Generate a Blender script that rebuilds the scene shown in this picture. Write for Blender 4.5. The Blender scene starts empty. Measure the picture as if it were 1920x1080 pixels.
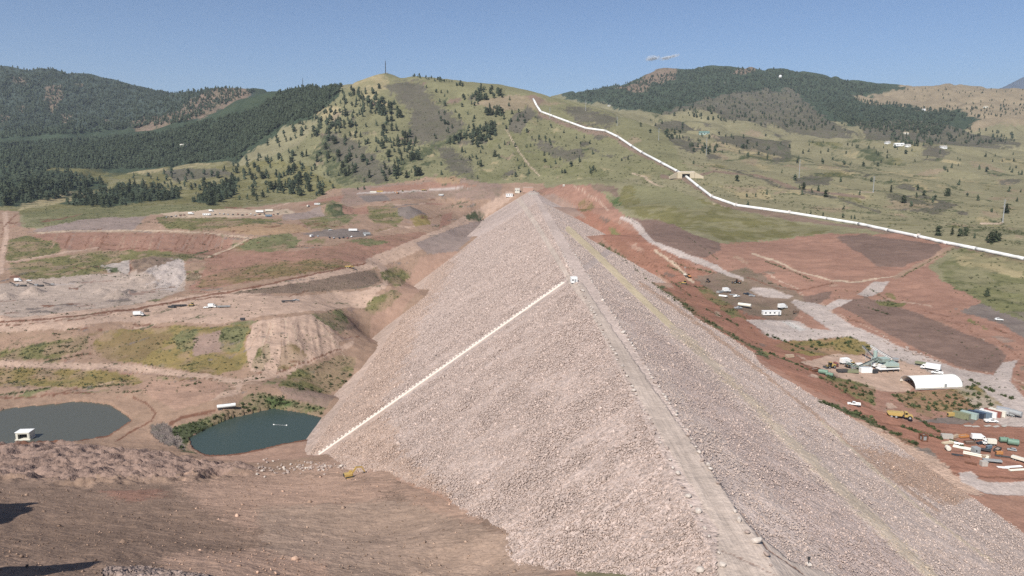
import bpy, math, random
import numpy as np
from mathutils import Vector, Matrix

sc = bpy.context.scene
C = sc.collection
R = math.radians

# ---------------------------------------------------------------- camera, sky, sun, exposure
F = 1400.0                       # focal length in pixels of the 1920 px wide photograph
HOR = 290.0                      # image row of the true horizon
CZ = 166.0                       # camera height above datum (dam crest is at 100)
PITCH = math.atan((540 - HOR) / F)
cam_d = bpy.data.cameras.new('camera'); cam = bpy.data.objects.new('camera', cam_d); C.objects.link(cam)
cam_d.sensor_width = 36.0; cam_d.lens = 36.0 * F / 1920.0
cam_d.clip_start = 1.0; cam_d.clip_end = 60000.0
cam.location = (0, 0, CZ); cam.rotation_euler = (math.pi / 2 - PITCH, 0, 0)
sc.camera = cam

HAZE = 4.5e-5
SUN_EL, SUN_AZ = 45.0, 209.0     # azimuth clockwise from +Y: the sun stands behind the left shoulder
sdir = Vector((math.sin(R(SUN_AZ)) * math.cos(R(SUN_EL)), math.cos(R(SUN_AZ)) * math.cos(R(SUN_EL)), math.sin(R(SUN_EL))))
world = bpy.data.worlds.new("World"); sc.world = world; world.use_nodes = True
nt = world.node_tree
sky = nt.nodes.new('ShaderNodeTexSky'); sky.sky_type = 'NISHITA'; sky.sun_disc = False
sky.sun_elevation = R(SUN_EL); sky.sun_rotation = R(SUN_AZ); sky.altitude = 1900
sky.air_density = 0.85; sky.dust_density = 0.0; sky.ozone_density = 6.0
bg = nt.nodes['Background']; bg.inputs['Strength'].default_value = 0.072
nt.links.new(sky.outputs[0], bg.inputs[0])
sun_d = bpy.data.lights.new('sun', 'SUN'); sun = bpy.data.objects.new('sun', sun_d); C.objects.link(sun)
sun_d.energy = 4.2; sun_d.angle = R(0.5); sun_d.color = (1.0, 0.95, 0.87)
sun.rotation_euler = (-sdir).to_track_quat('-Z', 'Y').to_euler(); sun.location = (-300, -300, 900)
sc.view_settings.view_transform = 'Standard'; sc.view_settings.look = 'None'
sc.view_settings.exposure = 0.54; sc.view_settings.gamma = 1.0
sc.render.engine = 'CYCLES'
cy = sc.cycles
cy.use_denoising = False; cy.max_bounces = 4; cy.diffuse_bounces = 2; cy.glossy_bounces = 2
cy.volume_bounces = 0; cy.transparent_max_bounces = 8; cy.caustics_reflective = False; cy.caustics_refractive = False

# ---------------------------------------------------------------- numeric helpers
rng = np.random.default_rng(7)
random.seed(7)
sp_, cp_ = math.sin(PITCH), math.cos(PITCH)

def raydir(u, v):
    a = (np.asarray(u, float) - 960) / F; b = (540 - np.asarray(v, float)) / F
    return a, cp_ + b * sp_, -sp_ + b * cp_          # x, y, z (forward y, pitched down)

def project(x, y, z):
    zz = z - CZ
    dep = y * cp_ - zz * sp_
    dep = np.where(dep < 1e-3, 1e-3, dep)
    up = y * sp_ + zz * cp_
    return 960 + F * x / dep, 540 - F * up / dep

def at_z(u, v, z):
    dx, dy, dz = raydir(u, v); k = (z - CZ) / dz
    return float(dx * k), float(dy * k), float(z)

def at_y(u, v, y):
    dx, dy, dz = raydir(u, v); k = y / dy
    return float(dx * k), float(y), float(CZ + dz * k)

def _hash(ix, iy, seed):
    n = (ix.astype(np.int64) * 374761393 + iy.astype(np.int64) * 668265263 + seed * 1442695041) & 0x7fffffff
    n = ((n ^ (n >> 13)) * 1274126177) & 0x7fffffff
    n = ((n ^ (n >> 16)) * 1911520717) & 0x7fffffff
    return (n & 0xffffff) / float(0xffffff)

def vnoise(x, y, seed=0):
    ix = np.floor(x); iy = np.floor(y); fx = x - ix; fy = y - iy
    fx = fx * fx * (3 - 2 * fx); fy = fy * fy * (3 - 2 * fy)
    a = _hash(ix, iy, seed); b = _hash(ix + 1, iy, seed); c = _hash(ix, iy + 1, seed); d = _hash(ix + 1, iy + 1, seed)
    return (a + (b - a) * fx) * (1 - fy) + (c + (d - c) * fx) * fy - 0.5

def fbm(x, y, seed=0, octv=4):
    s = 0; a = 1.0
    for o in range(octv):
        s = s + a * vnoise(x * 2 ** o + 17.3 * o, y * 2 ** o - 9.1 * o, seed + o); a *= 0.5
    return s

def inpoly(u, v, poly):
    res = np.zeros(u.shape, bool)
    n = len(poly); j = n - 1
    for i in range(n):
        x1, y1 = poly[i]; x2, y2 = poly[j]
        if y1 != y2:
            c = ((y1 > v) != (y2 > v)) & (u < (x2 - x1) * (v - y1) / (y2 - y1) + x1)
            res ^= c
        j = i
    return res

def smooth(a, b, x):
    t = np.clip((x - a) / (b - a), 0, 1); return t * t * (3 - 2 * t)

def lin(rgb, k=1.0):
    o = []
    for c in rgb:
        c = c / 255.0
        o.append((c / 12.92 if c <= 0.04045 else ((c + 0.055) / 1.055) ** 2.4) * k)
    return o

# ---------------------------------------------------------------- the dam as a surface
ZCR = 100.0
CL, CR = 34.0, 42.5              # the two edges of the crest (x)
SL, SR = 0.60, 0.45              # fall of the two faces
def dam_z(x, y):
    return np.where(x < CL, ZCR - SL * (CL - x), np.where(x > CR, ZCR - SR * (x - CR), ZCR))

def dam_at(u, v, side):          # point of a dam face seen at a pixel
    dx, dy, dz = raydir(u, v)
    if side == 'L':   # CZ + k dz = ZCR - SL*(CL - k dx)
        k = (ZCR - SL * CL - CZ) / (dz - SL * dx)
    else:
        k = (ZCR + SR * CR - CZ) / (dz + SR * dx)
    return float(dx * k), float(dy * k), float(CZ + dz * k)

# ---------------------------------------------------------------- terrain control points
POND_L = [(-420, 800), (-150, 812), (0, 770), (20, 766), (150, 753), (205, 759), (237, 780), (246, 789), (205, 815), (150, 828), (60, 838), (0, 845), (-420, 850)]
POND_R = [(355, 822), (385, 805), (430, 785), (512, 766), (570, 775), (607, 784), (592, 808), (580, 825), (530, 832), (480, 845), (430, 853), (385, 853), (362, 840)]
ZPL, ZPR = 10.0, 11.0

ctl = []
def Z(*pts):
    for u, v, z in pts: ctl.append(at_z(u, v, z))
def D(*pts):
    for u, v, d in pts: ctl.append(at_y(u, v, d))
def W(*pts):
    ctl.extend(pts)

# toes of the dam
for u, v in ((607, 785), (625, 740), (690, 640), (770, 540), (850, 480), (905, 412)): ctl.append(dam_at(u, v, 'L'))
for u, v in ((600, 853), (640, 868), (700, 880), (760, 905), (820, 930), (880, 960), (960, 1020), (1040, 1075)): ctl.append(dam_at(u, v, 'L'))
for u, v in ((1040, 390), (1120, 450), (1230, 530), (1330, 610), (1440, 690), (1560, 762)): ctl.append(dam_at(u, v, 'R'))
for u, v in ((607, 785), (690, 640), (770, 540), (850, 480), (600, 853), (700, 880), (880, 960), (960, 1020), (1040, 1075)):
    x, y, z = dam_at(u, v, 'L'); W((x + 14, y, z + 1), (x + 28, y, z - 2))
for u, v in ((1040, 390), (1120, 450), (1230, 530), (1330, 610), (1440, 690), (1560, 762)):
    x, y, z = dam_at(u, v, 'R'); W((x - 18, y, z))
# below the dam
for y in (90, 140, 200, 300, 420, 600, 800, 1000, 1200):
    W((38, y, 85 if y < 100 else 68 if y < 150 else 55 if y < 250 else 40))
    if y > 250: W((-20, y, 22))
    if y > 130: W((80, y, 45))
# near hillside under the camera, lower left
W((-40, 60, 120), (0, 50, 128), (40, 60, 104), (-120, 70, 112), (120, 60, 84), (220, 120, 58), (320, 200, 48))
D((0, 1075, 120), (200, 1075, 125), (400, 1075, 132), (600, 1078, 142), (800, 1078, 147), (900, 1078, 146))
D((0, 985, 178), (250, 985, 184), (500, 985, 190), (750, 985, 188), (-250, 985, 172))
D((0, 930, 225), (250, 920, 245), (450, 905, 272), (650, 900, 263), (820, 945, 197), (560, 890, 290))
D((-250, 930, 215), (-400, 1080, 110), (-500, 850, 300))
Z((480, 868, 17), (380, 868, 18), (300, 855, 17), (140, 850, 22), (0, 870, 24), (0, 838, 16), (-200, 840, 16), (200, 842, 15), (560, 858, 20))
# ponds and the ground round them
Z((0, 800, 9), (120, 790, 9), (480, 800, 10), (420, 830, 10), (560, 800, 10), (300, 830, 13), (-200, 790, 10), (-400, 790, 12))
Z((0, 745, 13), (200, 745, 13), (300, 780, 14), (420, 765, 17), (520, 735, 19), (600, 745, 16), (-300, 745, 14))
Z((0, 705, 14), (250, 705, 15), (430, 720, 18), (520, 700, 19), (620, 690, 17), (-300, 705, 15))
Z((0, 685, 19), (200, 688, 19), (380, 705, 20), (450, 715, 20))
Z((0, 660, 22), (200, 650, 24), (330, 680, 22), (450, 660, 26), (540, 665, 26), (610, 660, 22))
Z((0, 625, 33), (160, 618, 34), (350, 612, 35), (460, 612, 36), (540, 608, 36), (610, 605, 33), (650, 590, 28), (-300, 630, 34))
Z((0, 600, 33), (260, 592, 36), (420, 580, 37), (560, 570, 38), (680, 560, 27), (720, 530, 26))
Z((0, 560, 32), (150, 560, 32), (260, 545, 33), (330, 530, 34), (400, 555, 38), (-300, 560, 34))
Z((540, 535, 40), (640, 505, 42), (720, 500, 36), (700, 545, 34), (780, 470, 42))
Z((0, 525, 34), (150, 520, 36), (220, 495, 38), (350, 510, 40), (290, 490, 44))
Z((60, 490, 42), (150, 480, 44), (300, 472, 46), (420, 465, 47), (500, 500, 44), (560, 480, 48), (-300, 480, 48))
Z((80, 437, 60), (250, 432, 64), (380, 438, 62), (450, 445, 60), (560, 440, 60), (640, 440, 58), (700, 440, 56), (780, 440, 52), (830, 430, 50))
Z((0, 420, 64), (150, 415, 68), (290, 405, 73), (430, 400, 75), (530, 402, 74), (600, 415, 66), (640, 408, 72), (-300, 420, 68))
Z((700, 405, 70), (770, 395, 76), (820, 400, 66), (860, 390, 66))
D((0, 392, 1280), (200, 375, 1420), (400, 378, 1380), (560, 385, 1330), (640, 372, 1400), (760, 370, 1400), (880, 372, 1400), (930, 365, 1430))
D((0, 345, 1640), (200, 345, 1660), (400, 350, 1600), (600, 355, 1500), (760, 346, 1490), (860, 340, 1490), (960, 340, 1500), (1050, 345, 1460))
# left hills
D((-300, 320, 2000), (0, 312, 2050), (200, 312, 2000), (350, 310, 1900), (480, 310, 1800), (600, 315, 1660))
D((-300, 270, 2500), (0, 275, 2450), (150, 262, 2450), (300, 245, 2450), (400, 225, 2450), (500, 195, 2450), (590, 154, 2600))
D((560, 210, 2150), (480, 250, 2150), (380, 275, 2200), (530, 170, 2700))
D((-300, 235, 3300), (0, 235, 3300), (150, 230, 3300), (250, 222, 3300), (330, 205, 3500))
D((-400, 140, 4400), (-150, 132, 4400), (0, 127, 4400), (100, 125, 4400), (170, 142, 4350), (240, 158, 4300), (290, 171, 4200), (345, 171, 4000), (410, 161, 3800), (470, 168, 3500))
D((200, 195, 3850), (50, 180, 3850), (-200, 180, 3850), (400, 195, 3400))
# central hill
D((625, 156, 2500), (660, 152, 2350), (700, 138, 2300), (725, 132, 2300), (760, 137, 2300), (800, 146, 2280), (860, 157, 2240), (920, 166, 2200), (985, 178, 2150), (1045, 182, 2120))
D((640, 200, 2050), (725, 200, 2020), (820, 210, 1980), (900, 215, 1940), (980, 225, 1900))
D((660, 260, 1780), (760, 265, 1750), (860, 280, 1700), (940, 280, 1680), (1020, 280, 1660))
D((700, 315, 1580), (800, 315, 1570), (900, 325, 1540), (1000, 320, 1560))
D((1100, 225, 1900), (1130, 245, 1800), (1080, 260, 1740), (1150, 290, 1560), (1100, 320, 1500), (1240, 300, 1400), (1285, 326, 1240))
# right side: valley floor, then rising grassland
Z((1745, 725, 51), (1650, 700, 53), (1550, 700, 55), (1700, 800, 48), (1850, 850, 46), (1920, 930, 44), (1850, 780, 48), (1920, 780, 50), (2150, 850, 46), (2200, 980, 42))
Z((1500, 600, 60), (1600, 620, 59), (1700, 640, 58), (1400, 540, 65), (1300, 500, 71), (1200, 440, 79), (1120, 400, 88), (1440, 640, 58), (1350, 570, 63))
D((1070, 370, 1220), (1150, 390, 1050), (1020, 358, 1330), (1190, 345, 1300))
D((1400, 450, 760), (1300, 420, 860), (1250, 370, 1080), (1380, 388, 980), (1480, 400, 930), (1560, 418, 850), (1720, 447, 710), (1920, 489, 590), (2200, 540, 520))
D((1600, 500, 600), (1500, 480, 660), (1700, 570, 500), (1850, 620, 440), (1900, 560, 500), (1800, 500, 590), (2200, 620, 440))
D((1300, 290, 1560), (1400, 300, 1480), (1400, 345, 1180), (1500, 350, 1130), (1500, 310, 1420), (1640, 360, 1080), (1640, 320, 1400), (1800, 370, 1020), (1920, 400, 880), (2200, 420, 820), (1800, 325, 1420), (1950, 330, 1420), (2200, 340, 1400))
D((1160, 225, 2200), (1250, 245, 2000), (1350, 262, 1850), (1330, 215, 2700), (1450, 235, 2500), (1450, 270, 1900), (1600, 275, 1950), (1600, 295, 1650), (1760, 290, 1800), (1760, 270, 2150), (1900, 290, 1900), (1900, 265, 2400), (2200, 290, 2000))
D((1080, 195, 2500), (1180, 205, 2900), (1300, 195, 3300), (1450, 200, 3400), (1600, 235, 2800), (1750, 245, 2700), (1900, 235, 2900), (2200, 240, 2900))
D((1060, 181, 4600), (1120, 165, 4700), (1180, 152, 4800), (1230, 135, 4850), (1265, 129, 4900), (1310, 127, 4900), (1390, 131, 4950), (1430, 127, 5000), (1500, 134, 4900), (1600, 150, 4700), (1660, 163, 4500))
D((1400, 165, 4100), (1550, 180, 4000), (1250, 172, 4000))
D((1700, 168, 4300), (1760, 166, 4300), (1860, 164, 4200), (1920, 178, 4000), (2000, 190, 3800), (2200, 200, 3800), (1750, 195, 3700), (1900, 205, 3500))
# hidden hollows behind the ridges
def H(u, d, z):
    x = (u - 960) / F * d; ctl.append((x, d, z))
for u in (-300, 0, 150, 280): H(u, 2800, 235)
for u in (380, 480): H(u, 2900, 330)
for u in (-400, -100, 150, 300, 450): H(u, 5600, 420)
for u in (560, 660, 760, 860, 960): H(u, 3000, 300); H(u, 4200, 260)
H(1040, 2700, 280); H(1060, 3600, 280)
for u in (1100, 1300, 1500, 1700, 1900, 2200): H(u, 6400, 420)
for u in (-500, -100, 300, 700, 1100, 1500, 1900, 2400): H(u, 9000, 300); H(u, 15000, 300)

for pl, zw in ((POND_L, ZPL), (POND_R, ZPR)):
    for (u1, v1), (u2, v2) in zip(pl, pl[1:] + pl[:1]):
        Z((u1, v1, zw + .6), ((u1 + u2) / 2, (v1 + v2) / 2, zw + .6))
ctl = np.array(ctl)
def qof(x, y):
    r = np.hypot(x, y); return np.arctan2(x, y), np.log(r), r
_a, _l, _r = qof(ctl[:, 0], ctl[:, 1])
_g = (ctl[:, 2] - 100) / np.sqrt(_r)
_P = np.stack([_a, _l], 1)
def _tps(d2): return 0.5 * d2 * np.log(np.maximum(d2, 1e-12))
n_ = len(_P)
_K = _tps(((_P[:, None] - _P[None]) ** 2).sum(-1)) + np.eye(n_) * 1e-4
_A = np.zeros((n_ + 3, n_ + 3)); _A[:n_, :n_] = _K; _A[:n_, n_] = 1; _A[:n_, n_ + 1:] = _P; _A[n_, :n_] = 1; _A[n_ + 1:, :n_] = _P.T
_w = np.linalg.solve(_A, np.concatenate([_g, np.zeros(3)]))
def tps_z(a, l):
    out = np.empty(a.shape)
    af, lf, of = a.ravel(), l.ravel(), out.ravel()
    for s in range(0, af.size, 20000):
        d2 = (af[s:s + 20000, None] - _P[None, :, 0]) ** 2 + (lf[s:s + 20000, None] - _P[None, :, 1]) ** 2
        of[s:s + 20000] = _tps(d2) @ _w[:n_] + _w[n_] + af[s:s + 20000] * _w[n_ + 1] + lf[s:s + 20000] * _w[n_ + 2]
    return of.reshape(a.shape) * np.sqrt(np.exp(l)) + 100

# ---------------------------------------------------------------- terrain grid (azimuth x log distance)
lr = np.concatenate([np.arange(math.log(a_), math.log(b_), st) for a_, b_, st in ((55, 118, .006), (118, 450, .0026), (450, 1700, .0043), (1700, 14500, .0062))])
L0, L1 = lr[0], lr[-1]; A0, A1 = R(-60), R(47); NA, NR = 1180, len(lr)
az = np.linspace(A0, A1, NA)
_ca = np.linspace(A0, A1, 261); _cl = np.linspace(L0, L1, 296)
_cz = tps_z(*np.meshgrid(_ca, _cl))
def bil(grid, a, l, ca, cl):
    fa = np.clip((a - ca[0]) / (ca[1] - ca[0]), 0, len(ca) - 1.001); fl = np.clip(np.interp(l, cl, np.arange(len(cl))), 0, len(cl) - 1.001)
    ia = fa.astype(int); il = fl.astype(int); fa = fa - ia; fl = fl - il
    return (grid[il, ia] * (1 - fa) + grid[il, ia + 1] * fa) * (1 - fl) + (grid[il + 1, ia] * (1 - fa) + grid[il + 1, ia + 1] * fa) * fl
AA, LL = np.meshgrid(az, lr)
RR = np.exp(LL)
ZZ = bil(_cz, AA, LL, _ca, _cl)
XX = RR * np.sin(AA); YY = RR * np.cos(AA)
UU, VV = project(XX, YY, ZZ)       # where each ground point falls in the photograph: used to read off the land cover

# ---------------------------------------------------------------- relief
hm = smooth(1350, 2100, RR)
ZB = ZZ.copy()
ZZ += hm * RR * 0.0085 * fbm(XX / 330, YY / 330, 3, 4)
gul = np.abs(fbm(XX / 150 + 0.4 * fbm(XX / 200, YY / 200, 61, 2), YY / 260, 9, 3))
ZZ -= hm * np.minimum(RR, 3500) * 0.006 * (1 - smooth(0, 0.35, gul))
rm = smooth(1000, 1500, RR) * (1 - smooth(3300, 4200, RR)) * smooth(1080, 1250, UU)
ZZ += rm * 20 * (fbm(XX / 210 + .3 * YY / 210, YY / 330, 23, 3))
pm = smooth(560, 900, RR) * (1 - hm) * smooth(1000, 1300, UU)
ZZ += pm * 5.0 * fbm(XX / 95, YY / 95, 21, 3)
nm = 1 - smooth(1200, 1700, RR)
rg = 0.5 - np.abs(fbm(XX / 26, YY / 17, 33, 4)); ZZ += nm * smooth(420, 520, RR) * 2.2 * (rg - .3)
ZZ += nm * (0.9 * fbm(XX / 14, YY / 14, 31, 3) + 0.30 * fbm(XX / 2.6, YY / 2.6, 41, 2))

def zone(poly, soft=0.0):          # membership of terrain vertices in an outline, with a ragged edge
    j = soft * 2
    return inpoly(UU + j * vnoise(XX / 9, YY / 9, 77) * 2, VV + j * vnoise(XX / 9, YY / 9, 78), poly)

SPOIL = [(-300, 850), (0, 838), (60, 822), (110, 824), (160, 838), (200, 842), (260, 848), (300, 850), (370, 866), (440, 872), (490, 880), (480, 892), (300, 908), (150, 912), (60, 905), (-300, 900)]
def blur(m, n=7):
    m = m.astype(float)
    for ax in (0, 1):
        for _ in range(2):
            pad = [(0, 0), (0, 0)]; pad[ax] = (n + 1, n); c = np.cumsum(np.pad(m, pad, mode='edge'), ax)
            m = (np.take(c, range(2 * n + 1, c.shape[ax]), ax) - np.take(c, range(0, c.shape[ax] - 2 * n - 1), ax)) / (2 * n + 1)
    return m
zs = blur(zone(SPOIL, 4), 8)
k_ = np.abs(fbm(XX / 12, YY / 9, 51, 4))
zf = blur(zone([(478, 606), (560, 597), (592, 594), (640, 640), (628, 660), (560, 690), (470, 702), (458, 662)], 1), 5)
ZZ += zf * (3.5 + 2.6 * (.35 - np.abs(fbm((XX + .35 * YY) / 7, YY / 60, 57, 3))))
ZZ += zs * (3.6 - 8.0 * np.minimum(k_, 0.55) + 1.5 * fbm(XX / 3.2, YY / 3.2, 52, 4))
for poly, amp, sc_ in (([(150, 500), (260, 480), (350, 500), (355, 530), (300, 545), (240, 525)], 5.0, 14),
                       ([(730, 500), (765, 505), (750, 545), (720, 580), (690, 560), (720, 530)], 4.0, 12),
                       ([(280, 800), (330, 790), (360, 830), (350, 845), (300, 830)], 2.5, 5),
                       ([(190, 1066), (280, 1064), (430, 1085), (430, 1200), (120, 1200)], 2.2, 5)):
    m = zone(poly, 3)
    ZZ += blur(m, 4) * amp * (0.5 - 1.6 * np.abs(fbm(XX / sc_, YY / sc_, 55, 3)))
# gravel cones and heaps standing on the quarry floor and terraces
def cone(u, v, h, rad, z0=None):
    i = np.argmin((UU - u) ** 2 + (VV - v) ** 2); cx, cyy = XX.flat[i], YY.flat[i]
    d = np.hypot(XX - cx, YY - cyy) * (1 + 0.25 * vnoise(XX / 6, YY / 6, 81))
    global ZZ
    ZZ = ZZ + h * np.clip(1 - d / rad, 0, 1)
for a in ((222, 557, 8, 13), (60, 549, 7, 11), (188, 546, 4, 8), (12, 558, 6, 10), (5, 600, 4, 9), (240, 548, 3, 7), (620, 395, 14, 38), (770, 400, 12, 28), (690, 392, 5, 22), (840, 385, 4, 16), (1130, 372, 6, 26)):
    cone(*a)
# ponds
for poly, zw in ((POND_L, ZPL), (POND_R, ZPR)):
    big = [(u, v) for u, v in poly]
    uw, vw = project(XX, YY, np.full_like(ZZ, zw))
    near = (RR < 900) & (RR > 250)
    ins = inpoly(uw, vw, big) & near
    out = inpoly(uw, vw, [(np.mean([p[0] for p in big]) + (p[0] - np.mean([q[0] for q in big])) * 1.1, np.mean([p[1] for p in big]) + (p[1] - np.mean([q[1] for q in big])) * 1.12) for p in big]) & near & ~ins
    ZZ = np.where(ins, zw - 2.5, ZZ); ZZ = np.where(out, np.maximum(ZZ, zw + 0.35), ZZ)
# knoll outside the frame on the left, whose shadow lies in the lower left corner
def knoll(cx, cyy, rx, ry, h):
    global ZZ
    d2 = ((XX - cx) / rx) ** 2 + ((YY - cyy) / ry) ** 2
    ZZ = ZZ + h * np.exp(-d2 * 1.5) * (1 + 0.25 * fbm(XX / 9, YY / 9, 91, 3))

knoll(-172, 168, 17, 26, 30); knoll(-156, 140, 17, 18, 26); knoll(-164, 154, 16, 18, 14); knoll(-103, 98, 13, 11, 26)
# ---------------------------------------------------------------- land cover
KA = 0.74
PAL = dict(
    grass=(150, 143, 114), grass2=(140, 136, 104), ygrass=(172, 158, 124), green=(128, 126, 92), lush=(96, 112, 72), dgreen=(88, 94, 70),
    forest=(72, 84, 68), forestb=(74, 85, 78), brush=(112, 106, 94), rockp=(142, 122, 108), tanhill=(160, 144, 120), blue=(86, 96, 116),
    dirt=(170, 142, 123), dirt2=(194, 167, 149), red=(166, 129, 113), red2=(160, 118, 101), brick=(164, 128, 112), rut_shade=(132, 97, 81),
    dark=(132, 110, 100), gravel=(192, 178, 170), gravel2=(160, 142, 134), tan=(200, 178, 156), quarry=(186, 168, 155), qgrey=(180, 168, 160),
    orange=(178, 148, 120), scrub=(128, 122, 84), scrubr=(140, 120, 88), olive=(150, 132, 88), fore=(156, 132, 116), fore2=(186, 156, 137), fore3=(174, 150, 133),
    damL=(200, 181, 171), damL2=(197, 174, 160), damR=(210, 191, 180), damR2=(204, 184, 174), ramp=(212, 194, 174), rampc=(232, 212, 178), road=(204, 187, 174), slate=(134, 122, 116), heap=(160, 136, 124), fill=(180, 148, 130), white=(205, 198, 192))
for k in PAL: PAL[k] = np.array(lin(PAL[k], KA))
ops = []
def poly(c, pts, m=(0, 0, 0), j=3.0): ops.append(('p', c, pts, m, j))
def line(c, pts, w, m=(0, 0, 0), j=1.5): ops.append(('l', c, pts, w, m, j))
# m = (stones, scrub speckle, tracks)
G_ = (0, .55, 0)
# random tracks, scrub and patches; on the left, dark strokes paint berm shading
r7 = np.random.default_rng(21)
WL = [(0, 405), (280, 405), (600, 380), (860, 345), (900, 400), (700, 560), (640, 640), (560, 720), (420, 745), (0, 740)]
WR = [(1010, 365), (1080, 350), (1180, 410), (1340, 470), (1560, 530), (1800, 580), (1920, 640), (1920, 900), (1700, 830), (1440, 670), (1240, 520)]
HL = [(560, 320), (640, 170), (720, 140), (980, 185), (1130, 240), (1300, 320), (1250, 345), (960, 335)]
PR = [(1130, 235), (1400, 235), (1920, 290), (1920, 470), (1560, 400), (1330, 350)]
def randpts(poly_, n):
    us = [p[0] for p in poly_]; vs = [p[1] for p in poly_]; out = []
    while len(out) < n:
        u, v = r7.uniform(min(us), max(us)), r7.uniform(min(vs), max(vs))
        if inpoly(np.array([u]), np.array([v]), poly_)[0]: out.append((u, v))
    return out
def blob(c, u, v, su, sv, tilt, m, j):
    n = 9; poly(c, [(u + su * r7.uniform(.5, 1.1) * math.cos(6.283 * i / n), v + sv * r7.uniform(.5, 1.1) * math.sin(6.283 * i / n) + tilt * su * math.cos(6.283 * i / n)) for i in range(n)], m, j)
def pick(seq): return seq[int(r7.integers(len(seq)))]
# far mountains and hills
poly('grass', [(-900, -100), (2900, -100), (2900, 1400), (-900, 1400)], (0, .3, 0))
poly('tanhill', [(1550, 150), (2900, 150), (2900, 230), (1700, 235)], (0, .2, 0), 5)
poly('forest', [(-900, 60), (0, 90), (300, 150), (480, 150), (600, 120), (640, 158), (600, 210), (520, 240), (440, 295), (300, 318), (0, 335), (-900, 360)], (0, .3, 0), 6)
poly('forestb', [(-900, 60), (0, 90), (300, 150), (470, 150), (480, 175), (350, 225), (200, 240), (-900, 260)], (0, .3, 0), 4)
for p in ([(85, 155), (112, 152), (120, 180), (95, 210), (82, 175)], [(240, 228), (262, 222), (300, 215), (345, 195), (400, 165), (432, 160), (470, 168), (440, 190), (380, 215), (320, 228), (260, 240)], [(25, 145), (48, 148), (46, 160), (22, 152)], [(135, 145), (155, 148), (150, 155)], [(112, 210), (140, 205), (130, 230)], [(180, 210), (220, 238), (190, 225)], [(28, 200), (45, 200), (40, 212)], [(0, 220), (18, 222), (10, 232)]):
    poly('rockp', p, (0, 1, 0), 5)
poly('forest', [(1045, 176), (1120, 140), (1230, 100), (1310, 90), (1450, 90), (1660, 140), (1700, 168), (1600, 178), (1620, 188), (1800, 207), (1840, 222), (1760, 255), (1600, 240), (1500, 215), (1350, 190), (1240, 212), (1150, 200)], (0, .3, 0), 5)
poly('rockp', [(1150, 168), (1190, 150), (1235, 130), (1268, 126), (1262, 142), (1225, 156), (1205, 172)], (0, .9, 0), 5)
poly('rockp', [(1365, 138), (1395, 130), (1420, 128), (1410, 136)], (0, .7, 0), 3)
poly('brush', [(1235, 212), (1340, 182), (1440, 165), (1480, 158), (1510, 185), (1570, 240), (1640, 262), (1500, 245), (1400, 228), (1300, 216)], (0, 1, 0), 6)
poly('brush', [(1600, 235), (1680, 222), (1800, 238), (1900, 250), (1920, 268), (1800, 275), (1650, 270)], (0, 1, 0), 6)
poly('grass', [(1190, 225), (1280, 215), (1450, 232), (1600, 262), (1800, 285), (2400, 300), (2400, 460), (1920, 470), (1500, 390), (1280, 310), (1180, 250)], (0, .35, 0), 5)
for p in ([(1195, 232), (1260, 228), (1330, 245), (1280, 252), (1230, 248)], [(1330, 250), (1400, 252), (1480, 268), (1500, 292), (1420, 296), (1360, 280)], [(1480, 330), (1520, 322), (1560, 325), (1550, 345), (1500, 345)], [(1660, 362), (1740, 365), (1800, 388), (1760, 400), (1680, 390)], [(1240, 250), (1330, 272), (1300, 285), (1250, 268)]):
    poly('brush', p, (0, .9, 0), 6)
for p in ([(1300, 262), (1380, 268), (1500, 300), (1400, 292)], [(1540, 300), (1700, 318), (1900, 345), (1700, 332)], [(1440, 345), (1560, 358), (1650, 372), (1560, 372), (1460, 358)], [(1350, 350), (1430, 348), (1450, 372), (1390, 372)]):
    poly('ygrass', p, (0, .2, 0), 6)
for u, v in randpts(PR, 130):
    blob(pick(('brush', 'dgreen', 'tanhill', 'ygrass', 'scrub', 'tanhill')), u, v, r7.uniform(8, 45), r7.uniform(1, 5), r7.uniform(-.05, .22), (0, .7 * r7.random(), 0), 5)
for u, v in randpts(PR, 40):
    L = r7.uniform(20, 90); t = r7.uniform(0, .25); line('dgreen', [(u - L, v - L * t), (u, v + r7.uniform(-3, 3)), (u + L, v + L * t)], r7.uniform(.8, 1.8), (0, 1, 0), 3)
# central hill
poly('grass2', [(640, 158), (725, 110), (985, 170), (1055, 180), (1240, 240), (1300, 330), (1150, 345), (960, 345), (620, 360), (380, 385), (430, 330), (560, 270)], (0, .35, 0), 5)
for u, v in randpts(HL, 150):
    blob(pick(('brush', 'dgreen', 'tanhill', 'rockp', 'ygrass', 'green')), u, v, r7.uniform(4, 22), r7.uniform(2, 7), r7.uniform(-.5, .5), (0, .7 * r7.random(), 0), 5)
poly('ygrass', [(585, 195), (640, 200), (620, 215), (590, 212)], (0, .1, 0))
poly('ygrass', [(650, 155), (700, 135), (730, 134), (725, 160), (690, 180)], (0, .2, 0), 4)
poly('tanhill', [(880, 195), (960, 185), (1060, 190), (1000, 200), (940, 215)], (0, .4, 0), 4)
poly('brush', [(718, 150), (760, 140), (800, 155), (815, 190), (850, 215), (882, 240), (870, 252), (810, 265), (778, 262), (765, 235), (772, 200), (745, 178)], (0, .5, 0), 13)
poly('brush', [(598, 238), (655, 250), (690, 278), (745, 325), (735, 342), (680, 338), (640, 300), (605, 270)], (0, .7, 0), 13)
poly('brush', [(812, 272), (850, 272), (880, 305), (905, 340), (880, 345), (845, 320)], (0, .7, 0), 13)
poly('brush', [(1000, 258), (1080, 282), (1100, 300), (1060, 300), (1015, 280)], (0, .5, 0), 13)
poly('brush', [(1050, 195), (1085, 200), (1150, 228), (1160, 235), (1120, 238), (1075, 222)], (0, .5, 0), 13)
poly('dgreen', [(868, 240), (885, 243), (800, 285), (740, 330), (735, 318), (790, 275)], (0, .9, 0), 10)
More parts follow.
